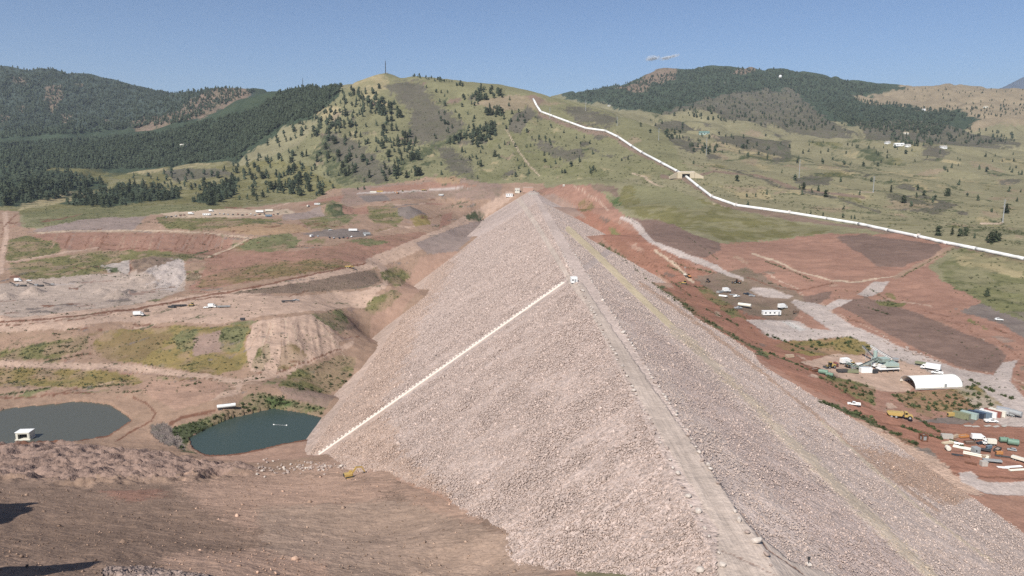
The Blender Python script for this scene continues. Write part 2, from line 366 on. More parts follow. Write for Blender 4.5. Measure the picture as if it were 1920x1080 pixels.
poly('dgreen', [(600, 240), (620, 270), (680, 335), (640, 345), (590, 285)], (0, .8, 0), 12)
poly('green', [(950, 235), (985, 200), (1008, 208), (985, 235), (990, 262), (1050, 300), (1130, 330), (1060, 335), (985, 320), (960, 280)], (0, .4, 0), 4)
poly('brush', [(958, 222), (990, 200), (1005, 210), (975, 248), (952, 240)], (0, .2, 0), 3)
poly('green', [(860, 325), (905, 318), (960, 330), (900, 345)], (0, .6, 0), 3)
line('tan', [(948, 238), (962, 262), (985, 300), (1010, 328)], 2.2)
poly('rockp', [(985, 186), (1000, 183), (1020, 190), (1010, 200)], (0, 0, 0), 1)
poly('green', [(1090, 300), (1120, 310), (1140, 332), (1110, 335)], (0, .8, 0), 3)
line('rockp', [(1240, 335), (1285, 332), (1340, 322), (1420, 330), (1500, 352), (1620, 372)], 4, (0, .2, 0))
line('brush', [(1340, 310), (1440, 340), (1560, 370), (1650, 395)], 3, (0, 1, 0), 4)
line('rockp', [(1000, 188), (1014, 213), (1068, 233), (1098, 244), (1135, 250), (1158, 261), (1204, 291), (1270, 326), (1335, 375), (1380, 391), (1480, 405), (1610, 426), (1722, 450), (1830, 473), (1920, 492), (2060, 520)], 7, (0, .1, 0), 2)
line('tan', [(1185, 332), (1225, 345), (1290, 372), (1360, 388)], 2.5)
line('tan', [(1610, 360), (1640, 360)], 2); line('tan', [(1838, 415), (1880, 415)], 2)
for p in ([(1200, 210), (1330, 235), (1420, 262), (1600, 300), (1800, 330), (1960, 350)], [(1520, 320), (1700, 345), (1900, 385)], [(1300, 275), (1450, 300), (1600, 312)]):
    line('dgreen', p, 1.5, (0, .6, 0), 4)
# left meadow and trees under the forest
poly('scrub', [(-900, 320), (0, 312), (200, 310), (400, 300), (560, 300), (640, 350), (600, 372), (420, 392), (280, 402), (150, 412), (0, 400), (-900, 420)], (0, .7, 0), 5)
poly('forest', [(-900, 318), (0, 312), (130, 320), (200, 345), (100, 375), (40, 385), (-900, 400)], (0, .8, 0), 5)
poly('forest', [(110, 382), (180, 360), (260, 345), (330, 355), (340, 372), (200, 388)], (0, .8, 0), 5)
poly('forest', [(360, 378), (400, 350), (450, 335), (440, 365), (400, 384)], (0, .8, 0), 5)
poly('ygrass', [(40, 380), (120, 360), (170, 355), (160, 366), (90, 385), (35, 394)], (0, .3, 0), 3)
poly('ygrass', [(225, 315), (290, 308), (400, 300), (390, 312), (300, 318)], (0, .4, 0), 4)
poly('brush', [(300, 318), (420, 315), (440, 325), (330, 338)], (0, .8, 0), 4)
poly('green', [(40, 400), (120, 390), (300, 385), (420, 385), (380, 396), (280, 402), (130, 418), (50, 430)], (0, 1, 0), 4)
# the works on the left
poly('dirt', [(-900, 395), (0, 392), (35, 396), (40, 425), (90, 432), (270, 404), (440, 392), (590, 375), (625, 352), (700, 350), (800, 332), (870, 335), (900, 345), (1020, 342), (1020, 420), (640, 860), (560, 1100), (-900, 1100)], (0, .12, .3), 3)
for u, v in randpts(WL, 150):
    k = (v - 340) / 400; blob(pick(('heap', 'scrub', 'fill', 'scrubr', 'gravel2', 'dirt2', 'rockp', 'green', 'heap')), u, v, r7.uniform(6, 34) * (.5 + k), r7.uniform(1.5, 5) * (.5 + k), r7.uniform(-.25, .05), (.1, .5 * r7.random(), .3), 4)
for u, v in randpts(WL, 190):
    L = r7.uniform(8, 50); t = r7.uniform(-.32, .1); c = pick(('rut_shade', 'rut_shade', 'dgreen', 'dirt2', 'heap', 'brick', 'slate'))
    line(c, [(u - L, v - L * t), (u, v + r7.uniform(-2, 2)), (u + L, v + L * t)], r7.uniform(.9, 2.2), (0, .9 if c == 'dgreen' else 0, .4), 2.5)  # tracks and scrub; dark strokes also put berm-foot shading into the colour
poly('heap', [(640, 352), (870, 336), (940, 345), (935, 375), (870, 372), (740, 372), (640, 390)], (0, .5, .2), 4)
poly('brick', [(690, 352), (830, 340), (900, 348), (840, 352), (700, 362)], (0, .2, .3), 3)
poly('orange', [(815, 335), (855, 330), (862, 342), (820, 343)], (0, .2, 0), 2)
poly('slate', [(670, 366), (720, 366), (735, 376), (690, 380)], (0, .1, .3), 2)
line('gravel', [(670, 362), (720, 361), (800, 357), (880, 351)], 3)
poly('red', [(560, 385), (610, 372), (645, 365), (640, 378), (600, 385)], (0, .1, .4), 2)
poly('green', [(590, 380), (625, 375), (645, 385), (668, 405), (640, 425), (610, 432), (600, 410), (612, 395)], (0, 1, 0), 3)
poly('dgreen', [(610, 380), (640, 385), (655, 402), (630, 410), (612, 395)], (0, .8, 0), 3)
poly('scrub', [(555, 408), (605, 405), (620, 420), (605, 432), (575, 425)], (0, .7, 0), 3)
poly('scrub', [(680, 395), (735, 380), (760, 410), (745, 425), (700, 418)], (0, 1, 0), 3)
poly('slate', [(745, 390), (775, 388), (800, 402), (770, 412), (745, 405)], (0, .1, .3), 2)
poly('olive', [(770, 410), (800, 405), (808, 420), (780, 425)], (0, .5, 0), 2)
poly('brick', [(640, 392), (690, 388), (690, 402), (645, 402)], (0, .1, .3), 2)
poly('gravel2', [(60, 432), (150, 412), (275, 404), (270, 410), (250, 432), (130, 436)], (.2, .15, .4), 3)
poly('dirt', [(268, 408), (295, 405), (300, 432), (262, 432)], (0, 0, .4), 2)
poly('scrub', [(292, 408), (320, 405), (400, 408), (470, 410), (540, 412), (480, 425), (380, 432), (310, 428)], (0, 1, 0), 3)
poly('tan', [(300, 400), (420, 392), (540, 392), (560, 402), (430, 408), (320, 408)], (0, 0, .4), 2)
poly('gravel2', [(530, 402), (600, 395), (610, 405), (560, 412), (530, 412)], (0, .1, .4), 2)
poly('orange', [(400, 430), (470, 420), (560, 420), (585, 435), (480, 442)], (0, .2, .3), 3)
poly('brick', [(60, 440), (150, 436), (300, 436), (440, 445), (425, 470), (390, 480), (300, 475), (180, 468), (110, 468), (75, 455)], (.2, .1, .6), 2)
poly('scrub', [(15, 450), (50, 442), (110, 455), (115, 470), (50, 488), (12, 490)], (0, 1, 0), 3)
poly('scrub', [(20, 495), (150, 475), (280, 468), (370, 478), (350, 490), (240, 490), (190, 515), (60, 525), (20, 515)], (0, 1, 0), 4)
line('dirt2', [(-100, 500), (30, 490), (110, 475), (185, 465)], 2.5); line('dirt2', [(10, 400), (12, 440), (5, 480), (2, 510)], 9, (0, 0, .4))
line('rut_shade', [(30, 402), (8, 425), (2, 445)], 2)
poly('green', [(430, 460), (480, 445), (540, 436), (565, 452), (540, 470), (480, 472)], (0, .7, .1), 3)
poly('red', [(385, 485), (430, 470), (560, 470), (700, 445), (800, 435), (800, 445), (700, 490), (560, 515), (400, 540), (350, 545), (385, 510)], (.1, .45, .3), 4)
poly('scrubr', [(380, 520), (480, 495), (560, 488), (640, 485), (660, 498), (560, 515), (420, 535), (370, 540)], (0, 1, 0), 4)
poly('dgreen', [(345, 520), (372, 508), (378, 525), (350, 530)], (0, 1, 0), 4)
poly('slate', [(565, 440), (610, 430), (690, 430), (700, 442), (640, 446)], (0, .1, .3), 2)
poly('green', [(640, 450), (700, 448), (730, 455), (690, 462)], (0, 1, 0), 3)
poly('quarry', [(-500, 535), (0, 532), (100, 520), (200, 513), (250, 510), (350, 515), (345, 545), (300, 560), (150, 590), (0, 598), (-500, 610)], (.3, 0, .7), 3)
poly('qgrey', [(190, 500), (230, 490), (245, 490), (242, 512), (200, 510)], (0, 0, .2), 2)
poly('gravel', [(260, 500), (300, 485), (345, 485), (350, 520), (330, 545), (290, 545), (300, 525), (270, 512)], (.4, .05, .3), 3)
poly('rockp', [(245, 495), (290, 480), (330, 488), (300, 500), (260, 512)], (.3, .2, .3), 3)
for k in range(46):
    u = r7.uniform(0, 330); v = r7.uniform(528, 592); 
    if v > 596 - .12 * u: continue
    L = r7.uniform(4, 22); line(pick(('slate', 'heap', 'rut_shade', 'gravel')), [(u - L, v + r7.uniform(-1, 1)), (u + L, v - L * .08)], r7.uniform(1.2, 3), (0, 0, .3), 2)
line('tan', [(70, 437), (150, 433), (290, 432), (380, 436), (470, 446)], 2.2); line('tan', [(470, 446), (430, 466), (390, 482)], 2.0); line('rut_shade', [(474, 447), (434, 468), (394, 484)], 1.4)
line('rut_shade', [(180, 470), (260, 466), (330, 470), (420, 482)], 1.4); line('dgreen', [(170, 500), (200, 505), (222, 510)], 5, (0, 1, 0), 3); line('rut_shade', [(244, 492), (246, 502), (243, 512)], 3)
# haul roads
poly('dirt2', [(-500, 610), (0, 600), (200, 582), (400, 555), (560, 555), (690, 545), (720, 560), (690, 575), (560, 585), (420, 605), (200, 605), (0, 630), (-500, 660)], (0, .03, .8), 2)
line('dirt2', [(-500, 640), (0, 607), (260, 577), (480, 545), (640, 510), (720, 490), (800, 455), (870, 425), (930, 385), (955, 365)], 15, (0, 0, .6))
poly('rockp', [(430, 550), (560, 530), (700, 505), (715, 525), (690, 540), (560, 550)], (.6, .2, .2), 2)
line('dirt2', [(715, 500), (728, 515), (722, 535), (690, 550)], 12, (0, 0, .6))
line('rut_shade', [(-500, 630), (0, 605), (120, 595), (260, 578), (480, 538), (600, 512), (680, 495), (740, 470), (830, 430)], 3.2, (0, 0, .8))
line('rut_shade', [(0, 611), (140, 600), (300, 570), (420, 556)], 1.6, (0, 0, .8))
line('dirt2', [(690, 490), (760, 460), (840, 428), (870, 410), (940, 372)], 9, (0, 0, .5))
poly('red', [(830, 402), (850, 398), (845, 418), (822, 430)], (0, .1, .3), 2)
poly('dgreen', [(870, 405), (890, 395), (912, 400), (905, 415), (880, 415)], (0, 1, 0), 3)
poly('gravel2', [(780, 455), (870, 420), (915, 412), (850, 480), (800, 475)], (.3, .1, .3), 3)
poly('scrub', [(715, 510), (740, 500), (768, 510), (765, 530), (745, 540), (720, 525)], (.2, 1, 0), 4)
poly('fill', [(790, 480), (860, 470), (850, 490), (770, 560), (720, 640), (690, 640), (700, 590), (760, 530)], (0, .08, .2), 3)
poly('scrub', [(700, 560), (735, 545), (755, 550), (730, 575), (700, 590), (680, 580)], (.1, .8, .1), 4)
# terrace slopes above the ponds
poly('dirt', [(-500, 645), (0, 622), (150, 618), (170, 640), (0, 660), (-500, 690)], (.1, .5, .2), 3)
poly('scrub', [(-500, 665), (20, 655), (100, 640), (165, 630), (165, 655), (100, 672), (0, 676), (-500, 690)], (0, 1, 0), 4)
poly('olive', [(170, 650), (200, 620), (320, 612), (470, 610), (460, 650), (465, 690), (400, 702), (330, 690), (200, 675)], (.05, .6, 0), 4)
poly('scrubr', [(200, 640), (240, 622), (330, 625), (300, 650), (270, 675), (180, 672)], (0, .25, 0), 8)
poly('green', [(330, 625), (370, 615), (372, 650), (340, 660), (330, 645)], (.1, 1, 0), 6)
poly('heap', [(365, 630), (420, 620), (420, 655), (360, 670)], (0, .1, .2), 4)
poly('green', [(415, 615), (468, 612), (460, 640), (450, 660), (415, 655)], (0, .8, 0), 4)
poly('dirt2', [(475, 608), (560, 598), (590, 595), (640, 640), (630, 660), (560, 690), (505, 705), (470, 700), (460, 660)], (0, 0, .9), 2)
poly('scrub', [(485, 660), (505, 655), (508, 680), (490, 700), (472, 695)], (0, .8, 0), 2)
poly('scrubr', [(530, 660), (545, 650), (575, 670), (565, 690), (520, 698)], (0, .4, 0), 2)
poly('green', [(580, 592), (640, 580), (655, 605), (640, 628), (610, 615)], (0, .9, .2), 3)
line('dirt2', [(-400, 680), (0, 682), (130, 685), (260, 690), (370, 704), (450, 715), (445, 735), (380, 750)], 10, (0, 0, .7))
line('heap', [(0, 689), (200, 692), (350, 708)], 2)
line('dirt2', [(660, 645), (590, 675), (540, 700), (460, 712)], 8, (0, 0, .6)); line('rut_shade', [(640, 655), (580, 680), (520, 702)], 2)
poly('olive', [(-400, 690), (0, 690), (150, 692), (250, 702), (275, 718), (200, 725), (0, 725), (-400, 730)], (0, .7, 0), 4)
poly('fill', [(270, 715), (380, 712), (430, 722), (400, 750), (330, 770), (260, 730)], (.1, .1, .7), 3)
poly('scrub', [(540, 705), (640, 665), (668, 670), (660, 700), (640, 730), (600, 740), (520, 725)], (.1, .9, 0), 4)
poly('heap', [(520, 725), (600, 735), (630, 740), (612, 765), (540, 745)], (.1, .5, 0), 3)
poly('green', [(455, 745), (490, 735), (560, 752), (610, 765), (605, 778), (540, 768), (500, 765), (430, 790), (400, 800), (360, 812), (330, 800), (380, 785), (440, 765)], (.05, 1, 0), 4)
poly('lush', [(470, 745), (490, 738), (560, 755), (600, 768), (560, 765), (510, 757)], (0, 1, 0), 4)
poly('dgreen', [(320, 805), (370, 790), (400, 800), (360, 815), (350, 840), (372, 852), (340, 848)], (.2, 1, 0), 3)
poly('slate', [(282, 798), (310, 790), (335, 815), (350, 845), (310, 835), (285, 815)], (.7, .5, 0), 3)
poly('fill', [(380, 853), (480, 846), (580, 826), (605, 810), (620, 830), (600, 855), (480, 868), (380, 862)], (0, 0, .2), 2)
line('rut_shade', [(250, 745), (275, 755), (292, 775), (285, 790), (240, 812), (215, 828)], 3, (0, 0, .4))
line('rut_shade', [(0, 745), (90, 740), (170, 735)], 2); line('rut_shade', [(320, 795), (345, 780), (400, 770)], 6, (0, 0, .3))
# foreground hillside
poly('heap', SPOIL, (.35, 0, .25), 4)
poly('fore2', [(560, 880), (640, 855), (720, 870), (900, 950), (1080, 1070), (1140, 1400), (700, 1400), (640, 950)], (.15, 0, .4), 3)
poly('fore', [(-900, 905), (0, 900), (150, 908), (330, 902), (450, 888), (560, 885), (650, 890), (760, 900), (850, 930), (1000, 1000), (1100, 1400), (-900, 1400)], (.15, 0, .6), 6)
poly('fore2', [(330, 910), (480, 888), (640, 890), (760, 905), (700, 950), (560, 960), (450, 1000), (380, 950)], (.12, 0, .8), 20)
poly('fore2', [(750, 900), (830, 900), (900, 960), (900, 985), (830, 965), (760, 940)], (.1, 0, .4), 12)
poly('fore3', [(480, 950), (750, 940), (900, 985), (1000, 1030), (1050, 1100), (700, 1100), (500, 1060)], (.15, 0, .65), 15)
poly('fore2', [(300, 1040), (480, 1030), (620, 1060), (600, 1120), (300, 1120)], (.12, 0, .8), 15)
poly('brick', [(180, 925), (280, 918), (330, 925), (240, 940)], (0, 0, .8), 10)
poly('gravel2', [(190, 1068), (280, 1064), (420, 1085), (200, 1120)], (.9, 0, 0), 4)
# right of the dam
poly('red', [(990, 360), (1060, 345), (1110, 350), (1150, 385), (1170, 405), (1230, 420), (1340, 455), (1400, 455), (1560, 440), (1700, 440), (1790, 465), (1740, 500), (1800, 560), (1920, 590), (2400, 660), (2400, 1100), (1800, 1100), (1400, 800), (1000, 400)], (0, .12, .5), 4)
poly('red2', [(1010, 370), (1060, 400), (1120, 440), (1180, 490), (1300, 590), (1500, 720), (1650, 790), (1600, 700), (1400, 570), (1260, 470), (1160, 420), (1080, 385)], (0, .15, .7), 4)
for u, v in randpts(WR, 80):
    blob(pick(('heap', 'scrub', 'fill', 'dark', 'rockp', 'red2', 'dirt2')), u, v, r7.uniform(5, 26), r7.uniform(2, 7), r7.uniform(.1, .6), (.1, .4 * r7.random(), .4), 4)
for u, v in randpts(WR, 110):
    L = r7.uniform(8, 45); t = r7.uniform(.2, .8); c = pick(('rut_shade', 'dgreen', 'dirt2', 'rut_shade', 'brick'))
    line(c, [(u - L, v - L * t), (u, v + r7.uniform(-2, 2)), (u + L, v + L * t)], r7.uniform(.9, 2.0), (0, .9 if c == 'dgreen' else 0, .4), 2.5)
poly('heap', [(990, 368), (1040, 365), (1080, 385), (1100, 410), (1060, 405), (1030, 390)], (0, .1, .5), 4)
poly('slate', [(1000, 372), (1020, 380), (1060, 415), (1045, 412)], (0, .3, .3), 3)
poly('scrubr', [(1080, 380), (1105, 375), (1115, 390), (1095, 400)], (0, 1, 0), 4)
poly('rockp', [(1100, 345), (1150, 350), (1165, 372), (1120, 362)], (.3, .5, 0), 4)
poly('lush', [(1140, 372), (1160, 370), (1170, 385), (1150, 388)], (0, 1, 0), 3)
poly('scrub', [(1170, 350), (1300, 370), (1400, 400), (1480, 410), (1560, 428), (1540, 442), (1420, 450), (1380, 458), (1330, 440), (1180, 398), (1160, 380)], (0, .5, 0), 5)
poly('grass2', [(1180, 345), (1260, 355), (1330, 385), (1300, 395), (1200, 380)], (0, .35, 0), 6)
poly('dark', [(1175, 408), (1230, 412), (1270, 422), (1300, 437), (1350, 455), (1352, 470), (1320, 485), (1270, 475), (1215, 450)], (0, 0, .35), 1.5)
line('tan', [(1230, 470), (1270, 500), (1300, 530)], 5)
poly('rockp', [(1300, 520), (1400, 500), (1520, 560), (1480, 610), (1400, 590), (1330, 545)], (.2, .5, .3), 5)
poly('scrub', [(1300, 535), (1330, 540), (1370, 570), (1400, 600), (1360, 585)], (0, 1, 0), 3)
poly('fill', [(1195, 515), (1240, 515), (1265, 540), (1225, 535)], (0, .1, .2), 3)
poly('red', [(1390, 470), (1460, 452), (1545, 445), (1600, 480), (1680, 520), (1560, 525), (1450, 495)], (0, .12, .35), 3)
poly('dark', [(1565, 447), (1620, 440), (1760, 460), (1770, 475), (1690, 500), (1640, 495), (1610, 475)], (0, .03, .5), 2)
line('tan', [(1410, 478), (1460, 492), (1500, 510), (1560, 526), (1600, 528), (1690, 515)], 3); line('dirt', [(1680, 520), (1740, 490), (1785, 465)], 9, (0, .1, .3)); line('scrub', [(1690, 520), (1760, 480), (1788, 468)], 2, (0, 1, 0), 3)
line('rut_shade', [(1400, 520), (1460, 540), (1500, 545), (1560, 530)], 2)
poly('dark', [(1575, 575), (1600, 560), (1640, 562), (1700, 580), (1800, 620), (1870, 650), (1888, 668), (1865, 700), (1800, 690), (1700, 645)], (0, 0, .4), 1.5)
poly('dark', [(1505, 555), (1560, 545), (1555, 560), (1530, 572), (1510, 568)], (0, .1, .3), 2)
poly('slate', [(1790, 580), (1850, 565), (2300, 600), (2300, 720), (1930, 640), (1880, 610)], (0, .15, .4), 3)
poly('scrub', [(1640, 562), (1700, 568), (1690, 574), (1650, 572)], (0, 1, 0), 2)
poly('green', [(1760, 500), (1800, 465), (1920, 490), (2400, 560), (2400, 600), (1920, 600), (1840, 570), (1780, 545)], (0, .9, 0), 5)
poly('ygrass', [(1780, 475), (1840, 475), (1920, 495), (1920, 520), (1800, 500)], (0, .5, 0), 5)
poly('red', [(1740, 510), (1780, 535), (1840, 565), (1800, 585), (1760, 560)], (0, .1, .4), 4)
# gravel strips
def strip(c, L, Rr, m=(.25, 0, .1), j=1.2): poly(c, L + Rr[::-1], m, j)
strip('gravel', [(1160, 410), (1185, 420), (1200, 440), (1215, 455), (1270, 480), (1320, 500), (1395, 528)], [(1165, 405), (1198, 415), (1215, 440), (1225, 452), (1275, 472), (1330, 492), (1393, 520)])
strip('gravel', [(1405, 545), (1440, 558), (1475, 560)], [(1410, 538), (1440, 540), (1488, 555)])
strip('gravel', [(1478, 566), (1560, 620), (1640, 665), (1720, 700), (1790, 730), (1860, 790), (1960, 830)], [(1490, 560), (1540, 572), (1600, 610), (1700, 655), (1790, 690), (1870, 705), (1960, 780)])
strip('gravel', [(1540, 578), (1560, 582)], [(1575, 560), (1600, 562)]); poly('gravel', [(1608, 550), (1640, 528), (1668, 528), (1655, 545), (1625, 558)], (.25, 0, 0), 1)
poly('gravel', [(1862, 705), (1880, 680), (1910, 674), (1900, 690), (1895, 715), (1930, 760), (1880, 730)], (.25, 0, 0), 1)
poly('gravel', [(1400, 600), (1490, 600), (1520, 615), (1580, 622), (1590, 630), (1470, 640), (1440, 630)], (.3, 0, 0), 1.5); poly('white', [(1465, 603), (1485, 605), (1515, 618), (1500, 620)], (.3, 0, 0), 1)
poly('olive', [(1450, 650), (1480, 640), (1590, 630), (1640, 650), (1620, 665), (1520, 668)], (0, .7, 0), 3)
poly('dirt2', [(1500, 680), (1560, 665), (1660, 668), (1730, 690), (1750, 705), (1700, 735), (1650, 735), (1580, 710)], (0, 0, .4), 2)
poly('scrub', [(1530, 705), (1580, 710), (1640, 725), (1640, 760), (1580, 735)], (.1, .9, .1), 3)
poly('olive', [(1670, 740), (1800, 728), (1830, 720), (1880, 760), (1870, 770), (1780, 775), (1700, 765)], (0, .9, 0), 3)
poly('slate', [(1720, 790), (1790, 780), (1830, 790), (1820, 800), (1740, 800)], (0, .1, .2), 2)
poly('red2', [(1560, 740), (1700, 790), (1900, 800), (2300, 830), (2300, 930), (1900, 905), (1760, 890), (1640, 800)], (0, .05, .8), 3)
line('rut_shade', [(1640, 790), (1760, 815), (1920, 830)], 2.5); line('rut_shade', [(1700, 870), (1800, 890), (1920, 900)], 3); line('rut_shade', [(1500, 680), (1560, 720), (1640, 770)], 3)
poly('slate', [(1690, 835), (1740, 840), (1760, 858), (1720, 862)], (0, .3, .2), 3)
poly('dirt2', [(1560, 770), (1640, 800), (1760, 860), (1800, 900), (1840, 930), (1700, 920)], (.5, .1, .1), 8)
strip('gravel', [(1800, 905), (1850, 928), (2300, 930)], [(1800, 885), (1850, 905), (2300, 900)])
poly('gravel', [(1795, 888), (1820, 884), (1835, 895), (1815, 900)], (.2, 0, 0), 1)
poly('brick', [(1840, 940), (1920, 930), (2300, 945), (2300, 990), (1900, 970)], (.1, .1, .5), 6)
# scrub line at the right toe
line('dgreen', [(1125, 455), (1180, 495), (1240, 545), (1290, 580), (1340, 610), (1400, 645), (1440, 670)], 5, (0, 1, 0), 6)
line('dgreen', [(1240, 540), (1290, 575), (1330, 605)], 9, (0, 1, 0), 6); line('dgreen', [(1540, 755), (1600, 775), (1680, 815), (1720, 835)], 7, (.2, 1, 0), 6)
for k in range(34):                   # rills on the long red cut and on the tipped fan
    u = r7.uniform(90, 430); line(pick(('rut_shade', 'dirt', 'heap')), [(u, 440 + r7.uniform(-2, 3)), (u - r7.uniform(4, 18), 468 + r7.uniform(-8, 3))], 1.4, (0, 0, .3), 1.5)
for k in range(16):
    u = r7.uniform(490, 600); line(pick(('dirt', 'heap', 'tan')), [(u, 612), (u + (u - 535) * .75 + 5, 665 + r7.uniform(-15, 10))], 1.3, (0, 0, .3), 1)
for u, v in randpts(WL, 70):
    L = r7.uniform(6, 34); t = r7.uniform(-.32, .1); c = pick(('rut_shade', 'dgreen', 'slate'))
    line(c, [(u - L, v - L * t), (u, v + r7.uniform(-2, 2)), (u + L, v + L * t)], r7.uniform(.9, 1.8), (0, .6, .4), 2.5)  # more dark strokes: painted berm shading among tracks and scrub
for pl_ in (POND_L, POND_R): line('rut_shade', pl_ + pl_[:1], 3.2, (0, 0, 0), 1)
ter_ops = ops
ops = []
poly('damL', [(-900, -100), (2900, -100), (2900, 1400), (-900, 1400)], (1, 0, 0))
poly('damL2', [(560, 870), (620, 720), (700, 600), (800, 500), (870, 440), (850, 500), (790, 600), (750, 700), (720, 770), (760, 860), (820, 900), (860, 960), (800, 960)], (.85, 0, 0), 20)
poly('damL2', [(590, 860), (640, 790), (690, 640), (770, 530), (860, 460), (800, 540), (720, 640), (690, 720), (640, 850), (700, 860), (780, 880), (830, 930), (900, 990), (860, 990), (700, 900)], (.5, 0, 0), 10)
poly('fill', [(690, 880), (760, 900), (830, 925), (900, 985), (880, 1000), (700, 920)], (.3, 0, 0), 8)
poly('damR', [(1000, 365), (1092, 560), (1232, 822), (1335, 990), (1400, 1100), (2900, 1300), (2900, 900), (1600, 700), (1100, 400)], (.75, 0, 0), 6)
poly('damR2', [(1060, 470), (1120, 540), (1260, 640), (1500, 880), (1760, 1100), (1600, 1100), (1300, 760), (1150, 570)], (.85, 0, 0), 14)
line('rampc', [(1066, 430), (1120, 478), (1190, 547), (1262, 614)], 12, (0, 0, .2), 1.0)
line('ramp', [(1262, 614), (1320, 665), (1390, 735), (1470, 815)], 14, (.5, 0, .3), 9)
line('ramp', [(1320, 670), (1345, 692)], 9, (.1, 0, .2), 3); line('ramp', [(1460, 805), (1530, 872), (1610, 950), (1650, 985)], 20, (.3, 0, .5), 8); line('ramp', [(1640, 975), (1740, 1075), (1800, 1140)], 20, (.4, 0, .4), 9)
line('dirt2', [(1200, 530), (1300, 600), (1420, 690), (1530, 780), (1650, 880), (1760, 960)], 7, (.45, 0, .3), 5)
line('ramp', [(1540, 790), (1640, 880), (1720, 950), (1800, 1010), (1860, 1050)], 6, (.5, 0, .3), 4)
poly('dirt2', [(1600, 830), (1760, 870), (1830, 930), (1780, 950), (1680, 900)], (.6, .0, 0), 14)
line('road', [(968, 366), (1010, 428), (1045, 485), (1075, 535), (1110, 577), (1170, 678), (1265, 822), (1380, 995), (1420, 1060), (1450, 1120)], 10, (.05, 0, .8), 1)
poly('road', [(1075, 535), (1095, 565), (1155, 672), (1243, 822), (1345, 990), (1345, 1120), (1700, 1120), (1480, 1050), (1400, 980), (1292, 822), (1186, 672), (1118, 570), (1092, 530)], (.05, 0, .9), 2)
line('rut_shade', [(1390, 960), (1440, 1030), (1520, 1085)], 1.2); line('heap', [(1350, 1030), (1420, 1060), (1500, 1100)], 2, (0, 0, .5), 4)
line('heap', [(600, 790), (640, 700), (700, 600)], 3, (.3, .4, 0), 8)
dam_ops = ops

def paint(u, v, x, y, ops, K=3, rng_seed=0):
    shp = u.shape; u = u.ravel(); v = v.ravel(); x = x.ravel(); y = y.ravel()
    col = np.zeros((u.size, 3)); msk = np.zeros((u.size, 3))
    ps = np.maximum(np.hypot(x, y), 50) / F * 6          # a few pixels of ground, in metres
    lev = np.floor(np.log2(ps)); s = 2.0 ** lev
    nu = fbm(x / s, y / s, 5, 3); nv = fbm(x / s + 31, y / s + 7, 6, 3)
    nu2 = fbm(x / (s * 6), y / (s * 6), 15, 2); nv2 = fbm(x / (s * 6) + 31, y / (s * 6) + 7, 16, 2)
    pch = smooth(-.28, .12, fbm(x / 13, y / 13, 27, 3) + .5 * fbm(x / 60, y / 60, 28, 2)); soft = {'scrub', 'scrubr', 'green', 'dgreen', 'olive', 'lush', 'ygrass'}
    rr = np.random.default_rng(11)
    jit = [(rr.uniform(-.8, .8, u.size), rr.uniform(-.6, .6, u.size)) for _ in range(K)]
    for op in ops:
        pts = np.array(op[2], float)
        if op[0] == 'p': m, j, w = op[3], op[4], 0
        else: m, j, w = op[4], op[5], op[3]
        pad = 3 + 2.2 * j + w
        sel = np.nonzero((u > pts[:, 0].min() - pad) & (u < pts[:, 0].max() + pad) & (v > pts[:, 1].min() - pad) & (v < pts[:, 1].max() + pad))[0]
        if sel.size == 0: continue
        us = u[sel] + j * (1.3 * nu[sel] + 1.3 * nu2[sel]); vs = v[sel] + j * .7 * (nv[sel] + nv2[sel])
        al = np.zeros(sel.size)
        for ju, jv in jit:
            jj = .8 if j < 8 else j * .35
            a = us + ju[sel] * jj; b = vs + jv[sel] * jj
            if w == 0: al += inpoly(a, b, op[2])
            else:
                dm = np.full(sel.size, 1e9)
                for (x1, y1), (x2, y2) in zip(op[2][:-1], op[2][1:]):
                    dx, dy = x2 - x1, y2 - y1; t = np.clip(((a - x1) * dx + (b - y1) * dy) / (dx * dx + dy * dy), 0, 1)
                    dm = np.minimum(dm, np.hypot(a - x1 - t * dx, b - y1 - t * dy))
                al += dm < w / 2
        al = al / K
        if op[1] in soft: al = al * (.35 + .65 * pch[sel])
        al = al[:, None]
        col[sel] = col[sel] * (1 - al) + PAL[op[1]] * al; msk[sel] = msk[sel] * (1 - al) + np.array(m) * al
    return col.reshape(shp + (3,)), msk.reshape(shp + (3,))

# ---------------------------------------------------------------- materials
def new_mat(name):
    m = bpy.data.materials.new(name); m.use_nodes = True
    nt = m.node_tree; b = nt.nodes['Principled BSDF']; b.inputs['Specular IOR Level'].default_value = 0.15
    return m, nt, b
def N(nt, t, **kw):
    n = nt.nodes.new(t)
    for k, v in kw.items():
        if hasattr(n, k): setattr(n, k, v)
        else: n.inputs[k].default_value = v
    return n
def mth(nt, op, a, b=None, c=None):
    n = nt.nodes.new('ShaderNodeMath'); n.operation = op
    for i, q in enumerate((a, b, c)):
        if q is None: continue
        if isinstance(q, (int, float)): n.inputs[i].default_value = q
        else: nt.links.new(q, n.inputs[i])
    return n.outputs[0]
def rng_(nt, val, a, b, c, d):
    n = nt.nodes.new('ShaderNodeMapRange'); nt.links.new(val, n.inputs[0])
    for i, q in enumerate((a, b, c, d)): n.inputs[1 + i].default_value = q
    return n.outputs[0]
def mixc(nt, f, a, b, bt='MIX'):
    n = nt.nodes.new('ShaderNodeMix'); n.data_type = 'RGBA'; n.blend_type = bt
    for s, q in ((0, f), (6, a), (7, b)):
        if isinstance(q, (int, float)): n.inputs[s].default_value = q
        elif isinstance(q, (tuple, list)): n.inputs[s].default_value = (*q[:3], 1)
        else: nt.links.new(q, n.inputs[s])
    return n.outputs[2]

